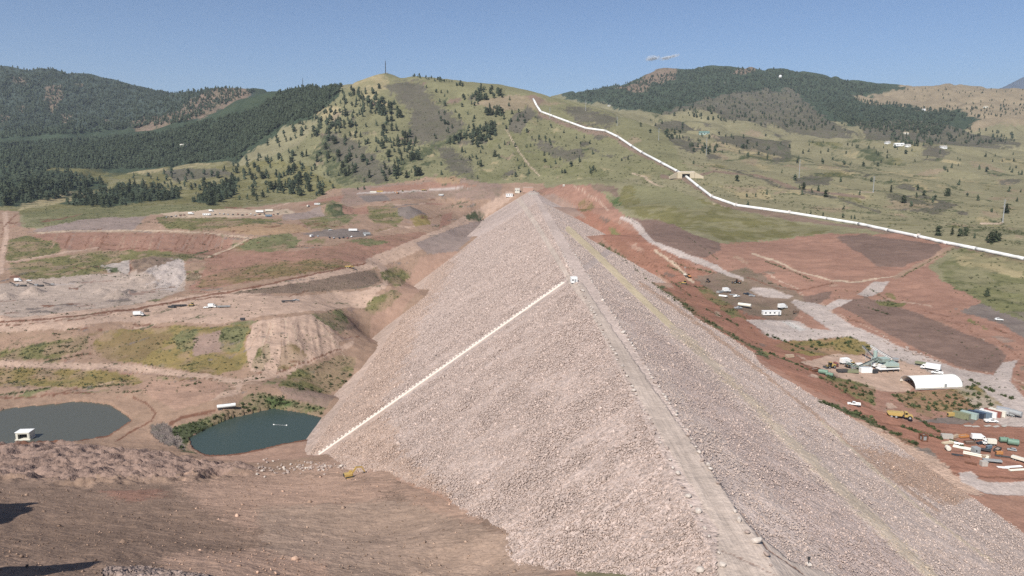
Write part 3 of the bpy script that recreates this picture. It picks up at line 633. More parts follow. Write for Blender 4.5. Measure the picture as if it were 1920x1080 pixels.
def ground_material(name, rock=1.0, fr=(0.92, -0.38)):
    m, nt, b = new_mat(name)
    geo = nt.nodes.new('ShaderNodeNewGeometry'); P = geo.outputs['Position']
    col = N(nt, 'ShaderNodeAttribute', attribute_name='Col').outputs['Color']
    sep = nt.nodes.new('ShaderNodeSeparateColor'); nt.links.new(N(nt, 'ShaderNodeAttribute', attribute_name='Msk').outputs['Color'], sep.inputs[0])
    mr, mg, mb = sep.outputs
    def noise(scale, det=3, rough=.6, vec=None):
        n = N(nt, 'ShaderNodeTexNoise', Scale=scale, Detail=det, Roughness=rough); nt.links.new(vec or P, n.inputs['Vector']); return n.outputs[0]
    big = rng_(nt, noise(0.011, 4), .3, .7, .86, 1.14)
    mid = rng_(nt, noise(0.10, 5, .75), .3, .7, .80, 1.18)
    fin = noise(1.1, 4, .7)
    f = mth(nt, 'MULTIPLY', mth(nt, 'MULTIPLY', big, mid), rng_(nt, fin, .25, .75, .82, 1.18))
    # wheel tracks and furrows: noise drawn out along the slope
    mp = N(nt, 'ShaderNodeMapping'); nt.links.new(P, mp.inputs[0]); mp.inputs['Rotation'].default_value = (0, 0, -math.atan2(fr[1], fr[0]))
    m2 = N(nt, 'ShaderNodeMapping'); nt.links.new(mp.outputs[0], m2.inputs[0]); m2.inputs['Scale'].default_value = (.03, .6, .25); mp = m2
    tr = noise(1.0, 4, .65, mp.outputs[0])
    tf = rng_(nt, tr, .3, .7, .82, 1.16)
    f = mth(nt, 'MULTIPLY', f, mth(nt, 'ADD', 1.0, mth(nt, 'MULTIPLY', mb, mth(nt, 'SUBTRACT', tf, 1.0))))
    # stones
    vo = N(nt, 'ShaderNodeTexVoronoi', Scale=1.05, Randomness=1.0); nt.links.new(P, vo.inputs['Vector'])
    vo3 = N(nt, 'ShaderNodeTexVoronoi', Scale=2.1, Randomness=1.0); nt.links.new(P, vo3.inputs['Vector'])
    vo2 = N(nt, 'ShaderNodeTexVoronoi', Scale=0.55, Randomness=1.0); nt.links.new(P, vo2.inputs['Vector'])
    cs = nt.nodes.new('ShaderNodeSeparateColor'); nt.links.new(vo.outputs['Color'], cs.inputs[0])
    cs3 = nt.nodes.new('ShaderNodeSeparateColor'); nt.links.new(vo3.outputs['Color'], cs3.inputs[0])
    sv = mth(nt, 'ADD', mth(nt, 'MULTIPLY', mth(nt, 'POWER', cs.outputs[0], .45), .70), .52)
    sv = mth(nt, 'MULTIPLY', sv, rng_(nt, cs3.outputs[0], 0, 1, .80, 1.2))
    f = mth(nt, 'MULTIPLY', f, mth(nt, 'ADD', 1.0, mth(nt, 'MULTIPLY', mr, mth(nt, 'SUBTRACT', sv, 1.0))))
    hv = nt.nodes.new('ShaderNodeVectorMath'); hv.operation = 'SCALE'; nt.links.new(col, hv.inputs[0]); nt.links.new(f, hv.inputs['Scale'])
    c = hv.outputs[0]
    # low scrub and tufts
    s1 = rng_(nt, noise(0.20, 3, .65), .50, .60, 0, 1); s2 = rng_(nt, noise(0.055, 3, .6), .38, .62, 0, 1)
    sc1 = mth(nt, 'MULTIPLY', mth(nt, 'MULTIPLY', s1, s2), mth(nt, 'MULTIPLY', mg, .85))
    c = mixc(nt, sc1, c, (.055, .066, .034))
    s3 = rng_(nt, noise(0.03, 4, .6), .45, .65, 0, .35)
    c = mixc(nt, mth(nt, 'MULTIPLY', s3, mg), c, (.12, .12, .055))
    nt.links.new(c, b.inputs['Base Color']); b.inputs['Roughness'].default_value = .95; b.inputs['Specular IOR Level'].default_value = .05
    h = mth(nt, 'ADD', mth(nt, 'MULTIPLY', fin, .35), mth(nt, 'MULTIPLY', noise(.25, 3), .9))
    h = mth(nt, 'ADD', h, mth(nt, 'MULTIPLY', mth(nt, 'MULTIPLY', tr, .8), mb))
    hr = mth(nt, 'ADD', mth(nt, 'MULTIPLY', vo.outputs['Distance'], -1.1 * rock), mth(nt, 'MULTIPLY', vo3.outputs['Distance'], -.55 * rock))
    h = mth(nt, 'ADD', h, mth(nt, 'MULTIPLY', hr, mr))
    h = mth(nt, 'ADD', h, mth(nt, 'MULTIPLY', sc1, 1.2))
    bp = N(nt, 'ShaderNodeBump', Strength=1.0, Distance=.55); nt.links.new(h, bp.inputs['Height']); nt.links.new(bp.outputs[0], b.inputs['Normal'])
    return m

def grid_mesh(name, X, Y, Zg, col, msk, mat, keep=None):
    nr, nc = X.shape
    me = bpy.data.meshes.new(name)
    idx = np.arange(nr * nc).reshape(nr, nc)
    q = np.stack([idx[:-1, :-1], idx[:-1, 1:], idx[1:, 1:], idx[1:, :-1]], -1).reshape(-1, 4)
    if keep is not None: q = q[keep.ravel()]
    me.vertices.add(nr * nc); me.vertices.foreach_set('co', np.stack([X, Y, Zg], -1).astype(np.float32).ravel())
    me.loops.add(q.size); me.loops.foreach_set('vertex_index', q.astype(np.int32).ravel())
    me.polygons.add(len(q)); me.polygons.foreach_set('loop_start', np.arange(0, q.size, 4, dtype=np.int32))
    me.polygons.foreach_set('use_smooth', np.ones(len(q), bool))
    for nm_, arr in (('Col', col), ('Msk', msk)):
        at = me.attributes.new(nm_, 'FLOAT_COLOR', 'POINT')
        at.data.foreach_set('color', np.concatenate([arr.reshape(-1, 3), np.ones((nr * nc, 1))], 1).astype(np.float32).ravel())
    me.update(calc_edges=True); me.materials.append(mat)
    o = bpy.data.objects.new(name, me); C.objects.link(o); return o

COL, MSK = paint(UU, VV, XX, YY, ter_ops)
gm = ground_material('earth')
i1 = int(np.searchsorted(lr, math.log(1480))); i2 = int(np.searchsorted(lr, math.log(3000)))
for nm_, a, b_ in (('ground', 0, i1), ('hills', i1, i2), ('mountains', i2, NR - 1)):
    s = slice(a, b_ + 1)
    o = grid_mesh(nm_, XX[s], YY[s], ZZ[s], COL[s], MSK[s], gm); o['kind'] = 'structure'

# ---------------------------------------------------------------- the dam
def tag(o, label=None, cat=None, group=None, kind=None):
    if label: o['label'] = label
    if cat: o['category'] = cat
    if group: o['group'] = group
    if kind: o['kind'] = kind
    return o
dy_ = np.exp(np.linspace(math.log(75), math.log(1400), 1100))
dx_ = np.concatenate([np.linspace(-170, -40, 220)[:-1], np.linspace(-40, 60, 260)[:-1], np.linspace(60, 250, 300)])
DX, DY = np.meshgrid(dx_, dy_)
DZ = dam_z(DX, DY)
def cells(x, y, seed):             # rounded stones: height falls away from the nearest random centre
    ix = np.floor(x); iy = np.floor(y); best = np.full(x.shape, 9.0)
    for i in (-1, 0, 1):
        for j in (-1, 0, 1):
            cx = ix + i + _hash(ix + i, iy + j, seed); cyy = iy + j + _hash(ix + i, iy + j, seed + 5)
            best = np.minimum(best, (x - cx) ** 2 + (y - cyy) ** 2)
    return np.sqrt(best)
fade = 1 - smooth(150, 240, DY)
DZ = DZ - 0.25 + 0.5 * fbm(DX / 9, DY / 9, 71, 2)
flat = (DX > CL - .5) & (DX < CR + .5)
DZr = DZ + fade * np.where(DX < CL, 1, 0) * 0.34 * (0.5 - cells(DX / 1.1, DY / 1.1, 3))
DZ = np.where(flat, ZCR - .1, DZr)
DU, DV = project(DX, DY, dam_z(DX, DY))
DCOL, DMSK = paint(DU, DV, DX, DY, dam_ops)
sm = 1 - smooth(.3, .7, DMSK[..., 0])
DZ = DZ * (1 - sm) + (dam_z(DX, DY) - .1) * sm
DMSKv = DMSK.copy(); DMSKv[..., 0] *= np.where(DY < 600, .75, 1)
dam = grid_mesh('rockfill_dam', DX, DY, DZ, DCOL, DMSKv, ground_material('rockfill', .45, (0, 1)))
tag(dam, 'long rockfill embankment dam of pale stone running away from the viewer', 'dam')

# angular stones of the face: too many to count, one part of the dam
def stone_mass(name, X, Y, Zs, S, cols, mat, seed):
    r_ = np.random.default_rng(seed); n = len(X)
    cube = np.array([(-1, -1, -1), (1, -1, -1), (1, 1, -1), (-1, 1, -1), (-1, -1, 1), (1, -1, 1), (1, 1, 1), (-1, 1, 1)], float) * .5
    V = cube[None] + r_.normal(0, .13, (n, 8, 3)); V *= (r_.uniform(.65, 1.3, (n, 1, 3)) * S[:, None, None])
    q = r_.normal(0, 1, (n, 4)); q /= np.linalg.norm(q, axis=1, keepdims=True); w, x, y, z = q.T
    Rm = np.stack([np.stack([1 - 2 * (y * y + z * z), 2 * (x * y - z * w), 2 * (x * z + y * w)], -1), np.stack([2 * (x * y + z * w), 1 - 2 * (x * x + z * z), 2 * (y * z - x * w)], -1), np.stack([2 * (x * z - y * w), 2 * (y * z + x * w), 1 - 2 * (x * x + y * y)], -1)], 1)
    V = np.einsum('nij,nkj->nki', Rm, V) + np.stack([X, Y, Zs], -1)[:, None]
    fq = np.array([(3, 2, 1, 0), (4, 5, 6, 7), (0, 1, 5, 4), (1, 2, 6, 5), (2, 3, 7, 6), (3, 0, 4, 7)])
    Fq = (fq[None] + (np.arange(n) * 8)[:, None, None]).reshape(-1, 4).astype(np.int32)
    me = bpy.data.meshes.new(name); me.vertices.add(n * 8); me.vertices.foreach_set('co', V.astype(np.float32).ravel())
    me.loops.add(Fq.size); me.loops.foreach_set('vertex_index', Fq.ravel()); me.polygons.add(len(Fq)); me.polygons.foreach_set('loop_start', np.arange(0, Fq.size, 4, dtype=np.int32))
    at = me.attributes.new('Col', 'FLOAT_COLOR', 'POINT'); at.data.foreach_set('color', np.repeat(np.concatenate([cols, np.ones((n, 1))], 1), 8, 0).astype(np.float32).ravel())
    me.update(calc_edges=True); me.materials.append(mat)
    o = bpy.data.objects.new(name, me); C.objects.link(o); o['kind'] = 'stuff'; return o
_sm, _snt, _sb = new_mat('stones')
_c = N(_snt, 'ShaderNodeAttribute', attribute_name='Col').outputs['Color']; _g = _snt.nodes.new('ShaderNodeNewGeometry')
_n = N(_snt, 'ShaderNodeTexNoise', Scale=3.0, Detail=3.0); _snt.links.new(_g.outputs['Position'], _n.inputs['Vector'])
_v = _snt.nodes.new('ShaderNodeVectorMath'); _v.operation = 'SCALE'; _snt.links.new(_c, _v.inputs[0]); _snt.links.new(rng_(_snt, _n.outputs[0], .3, .7, .85, 1.15), _v.inputs['Scale'])
_snt.links.new(_v.outputs[0], _sb.inputs['Base Color']); _sb.inputs['Roughness'].default_value = .95; _sb.inputs['Specular IOR Level'].default_value = .05
def dam_stones():
    r_ = np.random.default_rng(31); n = 360000
    y = np.exp(r_.uniform(math.log(95), math.log(1050), n)); x = np.where(r_.random(n) < .56, CL - 135 * r_.random(n), CR + 150 * r_.random(n))
    z = dam_z(x, y); u, v = project(x, y, z)
    col, msk = paint(u, v, x, y, dam_ops, 1)
    tc = np.clip((y - 400) / -62, 0, 1); k = (u > -30) & (u < 1950) & (np.abs((v - 530) * (598 - 1058) - (u - 1058) * (853 - 530)) / 562 > 6) & (v < 1110) & (msk[:, 0] > r_.uniform(.15, .75, n)); x, y, z, col = x[k], y[k], z[k], col[k]
    S = np.where(x < CL, .68, .46) * (.20 + .00072 * np.minimum(y, 560)) * np.exp(r_.normal(0, .42, len(x)))
    f = np.exp(r_.normal(.02, .12, (len(x), 1))); f = np.where(r_.random((len(x), 1)) < .05, f * .62, f)
    o = stone_mass('riprap', x, y, z + S * (r_.uniform(-.40, .0, len(x)) - np.where(x > CR, .06, 0)), S, col * f, _sm, 5); o.parent = dam
dam_stones()
def loose_stones():
    r_ = np.random.default_rng(32); k = np.nonzero((RR.ravel() < 300) & (VV.ravel() > 860) & (UU.ravel() > -40) & (UU.ravel() < 1010))[0]
    # the hillside in the foreground and the heap above it
    w = RR.ravel()[k] ** 1.0; i = r_.choice(k, 6500, p=w / w.sum())
    x = XX.ravel()[i] + r_.normal(0, .4, len(i)); y = YY.ravel()[i] + r_.normal(0, .4, len(i)); z = ZZ.ravel()[i]
    S = .11 * np.exp(np.abs(r_.normal(0, .55, len(i)))); S = np.where(r_.random(len(i)) < .04, S * 2.2, S)
    stone_mass('loose_stones', x, y, z, S, COL.reshape(-1, 3)[i] * np.exp(r_.normal(.0, .3, (len(i), 1))), _sm, 6)
loose_stones()
# ---------------------------------------------------------------- finding the ground under a pixel, and its height at a point
_E = np.maximum.accumulate((ZZ - CZ) / RR, 0)
def gz(x, y):
    a = math.atan2(x, y); l = math.log(math.hypot(x, y))
    z = float(bil(ZZ, np.array([a]), np.array([l]), az, lr)[0])
    if -170 < x < 250 and 75 < y < 1400: z = max(z, float(dam_z(np.array([x]), 0)[0]) - .05)
    return z
def hit(u, v, dam_ok=True):
    dx, dy, dz = (float(q) for q in raydir(u, v))
    h = math.hypot(dx, dy); e = dz / h; a = math.atan2(dx, dy)
    ci = min(max(int(round((a - A0) / (A1 - A0) * (NA - 1))), 0), NA - 1)
    k = int(np.searchsorted(_E[:, ci], e))
    if k >= NR: return None
    r = RR[k, ci]
    if k > 0:
        e0, e1 = _E[k - 1, ci], _E[k, ci]
        if e1 > e0: r = RR[k - 1, ci] + (RR[k, ci] - RR[k - 1, ci]) * (e - e0) / (e1 - e0)
    best = r / h
    if dam_ok:
        for s in 'LR':
            x, y, z = dam_at(u, v, s)
            if 75 < y < 1400 and -170 < x < 250 and ((s == 'L' and x < CL) or (s == 'R' and x > CR)) and y / dy < best: best = y / dy
        if dz < 0:
            kk = (ZCR - CZ) / dz
            if CL <= dx * kk <= CR and 75 < dy * kk < 1400 and kk < best: best = kk
    return Vector((dx * best, dy * best, CZ + dz * best))
def P(u, v):                       # a point of the ground, with its height read back from the terrain
    p = hit(u, v)
    while p is None: v += 1; p = hit(u, v)
    p.z = gz(p.x, p.y); return p

# ---------------------------------------------------------------- water
def water(name, pts, zw, col):
    m, nt, b = new_mat(name); b.inputs['Base Color'].default_value = (*col, 1); b.inputs['Roughness'].default_value = .3
    b.inputs['Specular IOR Level'].default_value = .12
    geo = nt.nodes.new('ShaderNodeNewGeometry')
    n = N(nt, 'ShaderNodeTexNoise', Scale=.55, Detail=3.0); nt.links.new(geo.outputs['Position'], n.inputs['Vector'])
    bp = N(nt, 'ShaderNodeBump', Strength=.25, Distance=.12); nt.links.new(n.outputs[0], bp.inputs['Height']); nt.links.new(bp.outputs[0], b.inputs['Normal'])
    vs = []
    cu = sum(p[0] for p in pts) / len(pts); cv = sum(p[1] for p in pts) / len(pts)
    for u, v in pts:
        x, y, z = at_z(cu + (u - cu) * 1.03, cv + (v - cv) * 1.04, zw); vs.append((x, y, z))
    me = bpy.data.meshes.new(name); me.from_pydata(vs, [], [list(range(len(vs)))]); me.materials.append(m)
    o = bpy.data.objects.new(name, me); C.objects.link(o); o['kind'] = 'structure'; return o
water('pond', POND_L, ZPL, (.088, .090, .074)); water('pond_water', POND_R, ZPR, (.046, .066, .058))

# ---------------------------------------------------------------- plain materials
def plain(name, rgb, rough=.6, metal=0, var=.12, scale=.8):
    m, nt, b = new_mat(name)
    tc = nt.nodes.new('ShaderNodeTexCoord')
    n = N(nt, 'ShaderNodeTexNoise', Scale=scale, Detail=4.0, Roughness=.65); nt.links.new(tc.outputs['Object'], n.inputs['Vector'])
    f = rng_(nt, n.outputs[0], .3, .7, 1 - var, 1 + var)
    v = nt.nodes.new('ShaderNodeVectorMath'); v.operation = 'SCALE'; v.inputs[0].default_value = rgb; nt.links.new(f, v.inputs['Scale'])
    nt.links.new(v.outputs[0], b.inputs['Base Color']); b.inputs['Roughness'].default_value = rough; b.inputs['Metallic'].default_value = metal
    b.inputs['Specular IOR Level'].default_value = .3
    return m
def leaf_mat(name, rgb, attr=False):
    m, nt, b = new_mat(name)
    geo = nt.nodes.new('ShaderNodeNewGeometry')
    if attr: rnd = N(nt, 'ShaderNodeAttribute', attribute_name='Rnd').outputs['Fac']
    else: rnd = nt.nodes.new('ShaderNodeObjectInfo').outputs['Random']
    n = N(nt, 'ShaderNodeTexNoise', Scale=.5, Detail=2.0); nt.links.new(geo.outputs['Position'], n.inputs['Vector'])
    f = mth(nt, 'MULTIPLY', rng_(nt, rnd, 0, 1, .7, 1.35), rng_(nt, n.outputs[0], .3, .7, .75, 1.25))
    v = nt.nodes.new('ShaderNodeVectorMath'); v.operation = 'SCALE'; v.inputs[0].default_value = rgb; nt.links.new(f, v.inputs['Scale'])
    nt.links.new(v.outputs[0], b.inputs['Base Color']); b.inputs['Roughness'].default_value = .9; b.inputs['Specular IOR Level'].default_value = .05
    return m
M = dict(
    pine=leaf_mat('pine_needles', (.050, .060, .035)), pine_s=leaf_mat('pine_needles_far', (.048, .060, .038), True),
    bush=leaf_mat('bush_leaves', (.072, .088, .040)), bush_s=leaf_mat('scrub_leaves', (.072, .086, .042), True),
    bark=plain('bark', (.10, .075, .055), .9), stone=plain('pale_stone', (.50, .44, .39), .95, 0, .25, 1.5), stone2=plain('grey_stone', (.34, .27, .235), .95, 0, .25, 1.5),
    white=plain('white_paint', (.80, .80, .78), .45, 0, .04), cream=plain('cream_paint', (.68, .65, .56), .6, 0, .06), glass=plain('dark_glass', (.02, .025, .03), .15, 0, .05),
    tyre=plain('tyre_rubber', (.02, .02, .02), .85), yellow=plain('machine_yellow', (.46, .32, .11), .5, 0, .10), orange=plain('orange_paint', (.48, .22, .08), .5, 0, .08),
    steel=plain('galvanised_steel', (.40, .41, .41), .55, .3, .1), darksteel=plain('dark_steel', (.06, .06, .062), .6, .2, .15), grey=plain('grey_paint', (.30, .31, .31), .6, 0, .1),
    green=plain('green_paint', (.15, .24, .18), .5, 0, .12), teal=plain('pale_teal_paint', (.34, .42, .38), .5, 0, .1), blue=plain('blue_paint', (.15, .20, .25), .5, 0, .1), redp=plain('red_paint', (.24, .085, .065), .5, 0, .1),
    rust=plain('rusty_steel', (.16, .075, .045), .85, 0, .3), conc=plain('concrete', (.42, .39, .35), .9, 0, .1), concl=plain('pale_concrete', (.68, .60, .53), .9, 0, .06), tanp=plain('tan_block', (.52, .44, .32), .9, 0, .12),
    pipe=plain('white_pipe', (.76, .75, .71), .5, 0, .12, .05), fabric=plain('white_fabric', (.88, .87, .80), .6, 0, .02), wood=plain('weathered_timber', (.42, .32, .23), .85, 0, .2), navy=plain('dark_car_paint', (.03, .04, .06), .3, 0, .05),
    silver=plain('silver_car_paint', (.42, .43, .44), .35, .2, .05), roofg=plain('green_metal_roof', (.13, .24, .22), .5, 0, .08), brownp=plain('brown_paint', (.14, .095, .07), .7, 0, .15), olive=plain('olive_canvas', (.20, .21, .13), .8, 0, .1),
    pink=plain('shotcrete', (.46, .30, .23), .95, 0, .15))

# ---------------------------------------------------------------- plants
def tree_geo(seed, tiers=6, sides=8, leaves=90, rnd=.16, shape='cone'):
    r_ = np.random.default_rng(seed); V = []; Fc = []
    def env(t):        # crown radius at height t (0 foot, 1 tip)
        if shape == 'cone': return rnd * 1.25 * (1 - t) ** .8 * min(1, .35 + t * 5)
        return rnd * 1.5 * math.sqrt(max(0, 1 - ((t - .45) / .56) ** 2))
    for k in range(tiers):
        t0 = .10 + .86 * k / tiers; t1 = min(1.0, t0 + 1.55 / tiers)
        ox, oy = r_.uniform(-.25, .25, 2) * env(t0) * .6
        b = len(V)
        for i in range(sides):
            a = 2 * math.pi * (i + r_.uniform(-.3, .3)) / sides; rr = env(t0 + .05) * r_.uniform(.55, 1.15)
            V.append((ox + rr * math.cos(a), oy + rr * math.sin(a), t0 + r_.uniform(-.04, .04)))
        V.append((ox * .5, oy * .5, t1))
        for i in range(sides): Fc.append((b + i, b + (i + 1) % sides, b + sides))
    for k in range(leaves):
        t = r_.uniform(.08, .97); a = r_.uniform(0, 6.283); rr = env(t) * r_.uniform(.55, 1.2)
        c = np.array([rr * math.cos(a), rr * math.sin(a), t]); b = len(V); s = .055 * r_.uniform(.6, 1.5)
        for q in range(3): V.append(tuple(c + r_.normal(0, s, 3) * (1, 1, .7)))
        Fc.append((b, b + 1, b + 2))
    return np.array(V), Fc
def bush_geo(seed, n=60):
    r_ = np.random.default_rng(seed); V = []; Fc = []
    for k in range(n):
        d = r_.normal(0, 1, 3); d /= np.linalg.norm(d); d[2] = abs(d[2])
        c = d * r_.uniform(.55, 1.0) * (.55, .5, .75); b = len(V)
        for q in range(3): V.append(tuple(c + r_.normal(0, .17, 3)))
        Fc.append((b, b + 1, b + 2))
    return np.array(V), Fc
def tri_mesh(name, V, Fc, mats, mi=None):
    me = bpy.data.meshes.new(name); me.from_pydata([tuple(map(float, v)) for v in V], [], Fc)
    for m in mats: me.materials.append(m)
    if mi is not None: me.polygons.foreach_set('material_index', mi)
    me.update(); return me
def trunk_geo():
    V = []; Fc = []
    for k, (r, z) in enumerate(((.022, -.06), (.016, .3), (.008, .7))):
        for i in range(6): V.append((r * math.cos(i * 1.047), r * math.sin(i * 1.047), z))
    for k in range(2):
        for i in range(6): Fc.append((k * 6 + i, k * 6 + (i + 1) % 6, k * 6 + 6 + (i + 1) % 6, k * 6 + 6 + i))
    for a in (0.4, 2.1, 3.9, 5.2):        # limbs
        b = len(V); z = .2 + .09 * a / 2; d = .11
        V.extend([(0, 0, z), (.0, 0, z + .02), (d * math.cos(a), d * math.sin(a), z + .05)]); Fc.append((b, b + 1, b + 2))
    return V, Fc
TV, TF = trunk_geo(); trunk_me = tri_mesh('trunk', TV, TF, [M['bark']])
VAR = []
for s in range(8):
    shape = 'cone' if s < 4 else 'round'
    V, Fc = tree_geo(100 + s, 6, 8, 90, .15 + .02 * (s % 3), shape)
    crown = tri_mesh('crown', V, Fc, [M['pine']])
    Va = np.concatenate([V, np.array(TV)]); Fa = list(Fc) + [tuple(i + len(V) for i in f) for f in TF]
    whole = tri_mesh('pine_tree', Va, Fa, [M['pine'], M['bark']], [0] * len(Fc) + [1] * len(TF))
    VAR.append((crown, whole))
BV = [tri_mesh('bush', *bush_geo(300 + s), [M['bush']]) for s in range(5)]
SMALL_T = [tree_geo(400 + s, 3, 5, 12, .17, 'cone' if s % 2 else 'round') for s in range(6)]
SMALL_B = [bush_geo(500 + s, 12) for s in range(5)]

def scatter(pl, n, out, lo, hi, data, vmin=0):
    us = [p[0] for p in pl]; vs = [p[1] for p in pl]
    k = 0; tries = 0
    while k < n and tries < n * 12:
        m_ = 256; tries += m_
        u = rng.uniform(min(us), max(us), m_); v = rng.uniform(min(vs), max(vs), m_)
        for a, b in zip(u[inpoly(u, v, pl)], v[inpoly(u, v, pl)]):
            if k >= n: break
            p = hit(a, b)
            if p is None: continue
            if vmin and fbm(np.array([p.x / 40]), np.array([p.y / 40]), 5, 2)[0] < rng.uniform(-.5, .1): continue
            out.append((p.x, p.y, p.z, rng.uniform(lo, hi) * (1 if rng.random() < .8 else .7), data)); k += 1
trees = []
LB = {
 'slope': ('dark pine scattered on the grassy slope below the tall mast', 'pines on the hill below the mast'),
 'shoulder': ('dark pine on the right shoulder of the mast hill above the dam', 'pines on the hill shoulder'),
 'ridge': ('small dark pine on the skyline beside the tall mast', 'pines along the skyline'),
 'left': ('dark pine crowding the valley edge left of the works', 'pines at the valley edge'),
 'plain': ('dark tree dotted over the dry grassland right of the pipeline', 'trees on the dry grassland'),
 'far': ('pine in the far forest', 'far pines'),
}
for pl, n, lo, hi, k in (
    ([(520, 245), (640, 165), (700, 190), (770, 260), (790, 330), (690, 345), (600, 330), (430, 345), (440, 300)], 260, 9, 16, 'slope'),
    ([(560, 215), (640, 168), (720, 165), (700, 200), (640, 240), (590, 250)], 90, 10, 16, 'slope'),
    ([(655, 175), (700, 165), (735, 200), (725, 220), (680, 210)], 45, 10, 16, 'slope'),
    ([(690, 200), (740, 195), (760, 225), (720, 230)], 26, 12, 18, 'slope'),
    ([(720, 255), (780, 250), (790, 300), (740, 310)], 40, 9, 15, 'slope'),
    ([(770, 160), (900, 165), (985, 195), (960, 260), (900, 330), (830, 270), (820, 190)], 70, 8, 14, 'shoulder'),
    ([(888, 178), (900, 165), (940, 170), (938, 185), (895, 190)], 26, 12, 18, 'shoulder'),
    ([(905, 212), (935, 200), (950, 215), (925, 225)], 16, 12, 17, 'shoulder'),
    ([(835, 268), (870, 255), (930, 228), (935, 235), (880, 262), (840, 275)], 45, 9, 14, 'shoulder'),
    ([(882, 250), (925, 235), (930, 258), (885, 278)], 26, 12, 18, 'shoulder'),
    ([(800, 250), (960, 200), (1100, 260), (1130, 335), (800, 335)], 60, 6, 11, 'shoulder'), ([(960, 195), (1100, 260), (1130, 330), (1050, 320), (990, 270)], 22, 6, 11, 'shoulder'),
    ([(735, 132), (800, 143), (870, 158), (870, 164), (800, 150), (735, 137)], 40, 6, 10, 'ridge'),
    ([(0, 318), (130, 322), (200, 345), (100, 375), (0, 388)], 420, 10, 17, 'left'),
    ([(110, 384), (180, 360), (260, 345), (330, 355), (340, 372), (200, 390)], 260, 9, 16, 'left'),
    ([(360, 380), (400, 350), (450, 335), (440, 365), (400, 386)], 110, 9, 16, 'left'),
    ([(200, 330), (440, 318), (560, 320), (640, 350), (600, 368), (420, 385), (300, 350)], 150, 8, 15, 'left'),
    ([(505, 355), (560, 330), (600, 340), (610, 362), (520, 368)], 60, 10, 17, 'left'),
    ([(1100, 225), (1250, 225), (1500, 265), (1900, 290), (1920, 330), (1600, 315), (1330, 290), (1200, 245)], 110, 7, 12, 'plain'),
    ([(1280, 290), (1500, 320), (1920, 345), (1920, 400), (1650, 385), (1420, 370)], 26, 7, 11, 'plain'),
    ([(1230, 215), (1340, 185), (1480, 165), (1520, 190), (1600, 245), (1500, 245), (1350, 228)], 330, 9, 14, 'far'),
    ([(1600, 238), (1700, 225), (1900, 252), (1920, 270), (1700, 275)], 240, 9, 14, 'far'),
    ([(1240, 245), (1280, 240), (1290, 262), (1250, 265)], 26, 9, 13, 'plain'), ([(1290, 270), (1350, 275), (1340, 290), (1300, 290)], 30, 8, 12, 'plain'),
    ([(1680, 165), (1990, 165), (1960, 205), (1700, 190)], 60, 8, 12, 'far'), ([(1760, 200), (1920, 195), (1920, 215), (1800, 225)], 90, 9, 13, 'far'),
    ([(520, 175), (600, 150), (645, 160), (600, 212), (540, 232), (480, 250), (480, 205)], 900, 9, 14, 'far'),
    ([(0, 270), (300, 250), (480, 205), (600, 155), (640, 160), (520, 240), (440, 295), (300, 316), (0, 318)], 5200, 9, 15, 'far'),
    ([(0, 127), (100, 125), (240, 158), (290, 171), (345, 171), (410, 161), (480, 170), (350, 230), (150, 250), (0, 260)], 4200, 11, 17, 'far'),
    ([(1055, 182), (1180, 152), (1310, 127), (1450, 130), (1660, 165), (1600, 185), (1800, 210), (1760, 255), (1600, 238), (1480, 165), (1340, 182), (1235, 212), (1150, 200)], 3600, 11, 17, 'far')):
    f_ = 1.0 if k == 'plain' else 1.12 if k != 'far' else 1.0
    scatter(pl, int(n * (.75 if k == 'left' else 1)), trees, lo * f_, hi * f_, k)
for u, v, h in ((1400, 370, 6), (1417, 369, 7), (1402, 385, 7), (1508, 351, 9), (1582, 392, 6), (1718, 371, 9), (1753, 374, 7), (1777, 368, 12), (1833, 376, 9), (1887, 400, 12), (1758, 442, 10), (1785, 440, 8), (1800, 443, 8), (1810, 442, 9), (1827, 448, 7), (1850, 452, 6), (1858, 455, 10), (1866, 454, 11), (1872, 452, 8), (1602, 411, 6), (1596, 410, 5), (1580, 408, 5), (1520, 402, 5), (1543, 405, 5), (1850, 555, 6), (1495, 306, 10), (1178, 300, 10), (1165, 302, 6), (1106, 270, 9), (1061, 275, 7), (1300, 308, 7), (1860, 398, 5), (683, 355, 9), (671, 356, 6), (888, 412, 6), (900, 413, 6), (906, 414, 5), (879, 410, 5)):
    p = P(u, v); trees.append((p.x, p.y, p.z, h, 'plain' if u > 1200 else 'shoulder' if u > 1000 or u < 700 else 'slope'))
bushes = []
def parea(pl): return abs(sum(a[0] * b[1] - b[0] * a[1] for a, b in zip(pl, pl[1:] + pl[:1]))) / 2
for op in ter_ops:
    if op[0] == 'p' and op[3][1] >= .65 and min(p[0] for p in op[2]) > -600:
        pl = [(max(-30, p[0]), p[1]) for p in op[2]]
        vm = sum(p[1] for p in pl) / len(pl)
        if vm < 375: continue
        scatter(pl, int(min(420, parea(pl) * op[3][1] / (26 if vm < 480 else 34))), bushes, .7, 1.9, 'b', 1)
    if op[0] == 'l' and op[4][1] >= .9 and op[2][0][1] > 375:
        for (x1, y1), (x2, y2) in zip(op[2][:-1], op[2][1:]):
            for k in range(int(math.hypot(x2 - x1, y2 - y1) / 3.2)):
                t = rng.random(); p = hit(x1 + (x2 - x1) * t + rng.normal(0, op[3] * .35), y1 + (y2 - y1) * t + rng.normal(0, op[3] * .25))
                bushes.append((p.x, p.y, p.z, rng.uniform(.7, 1.8), 'b'))
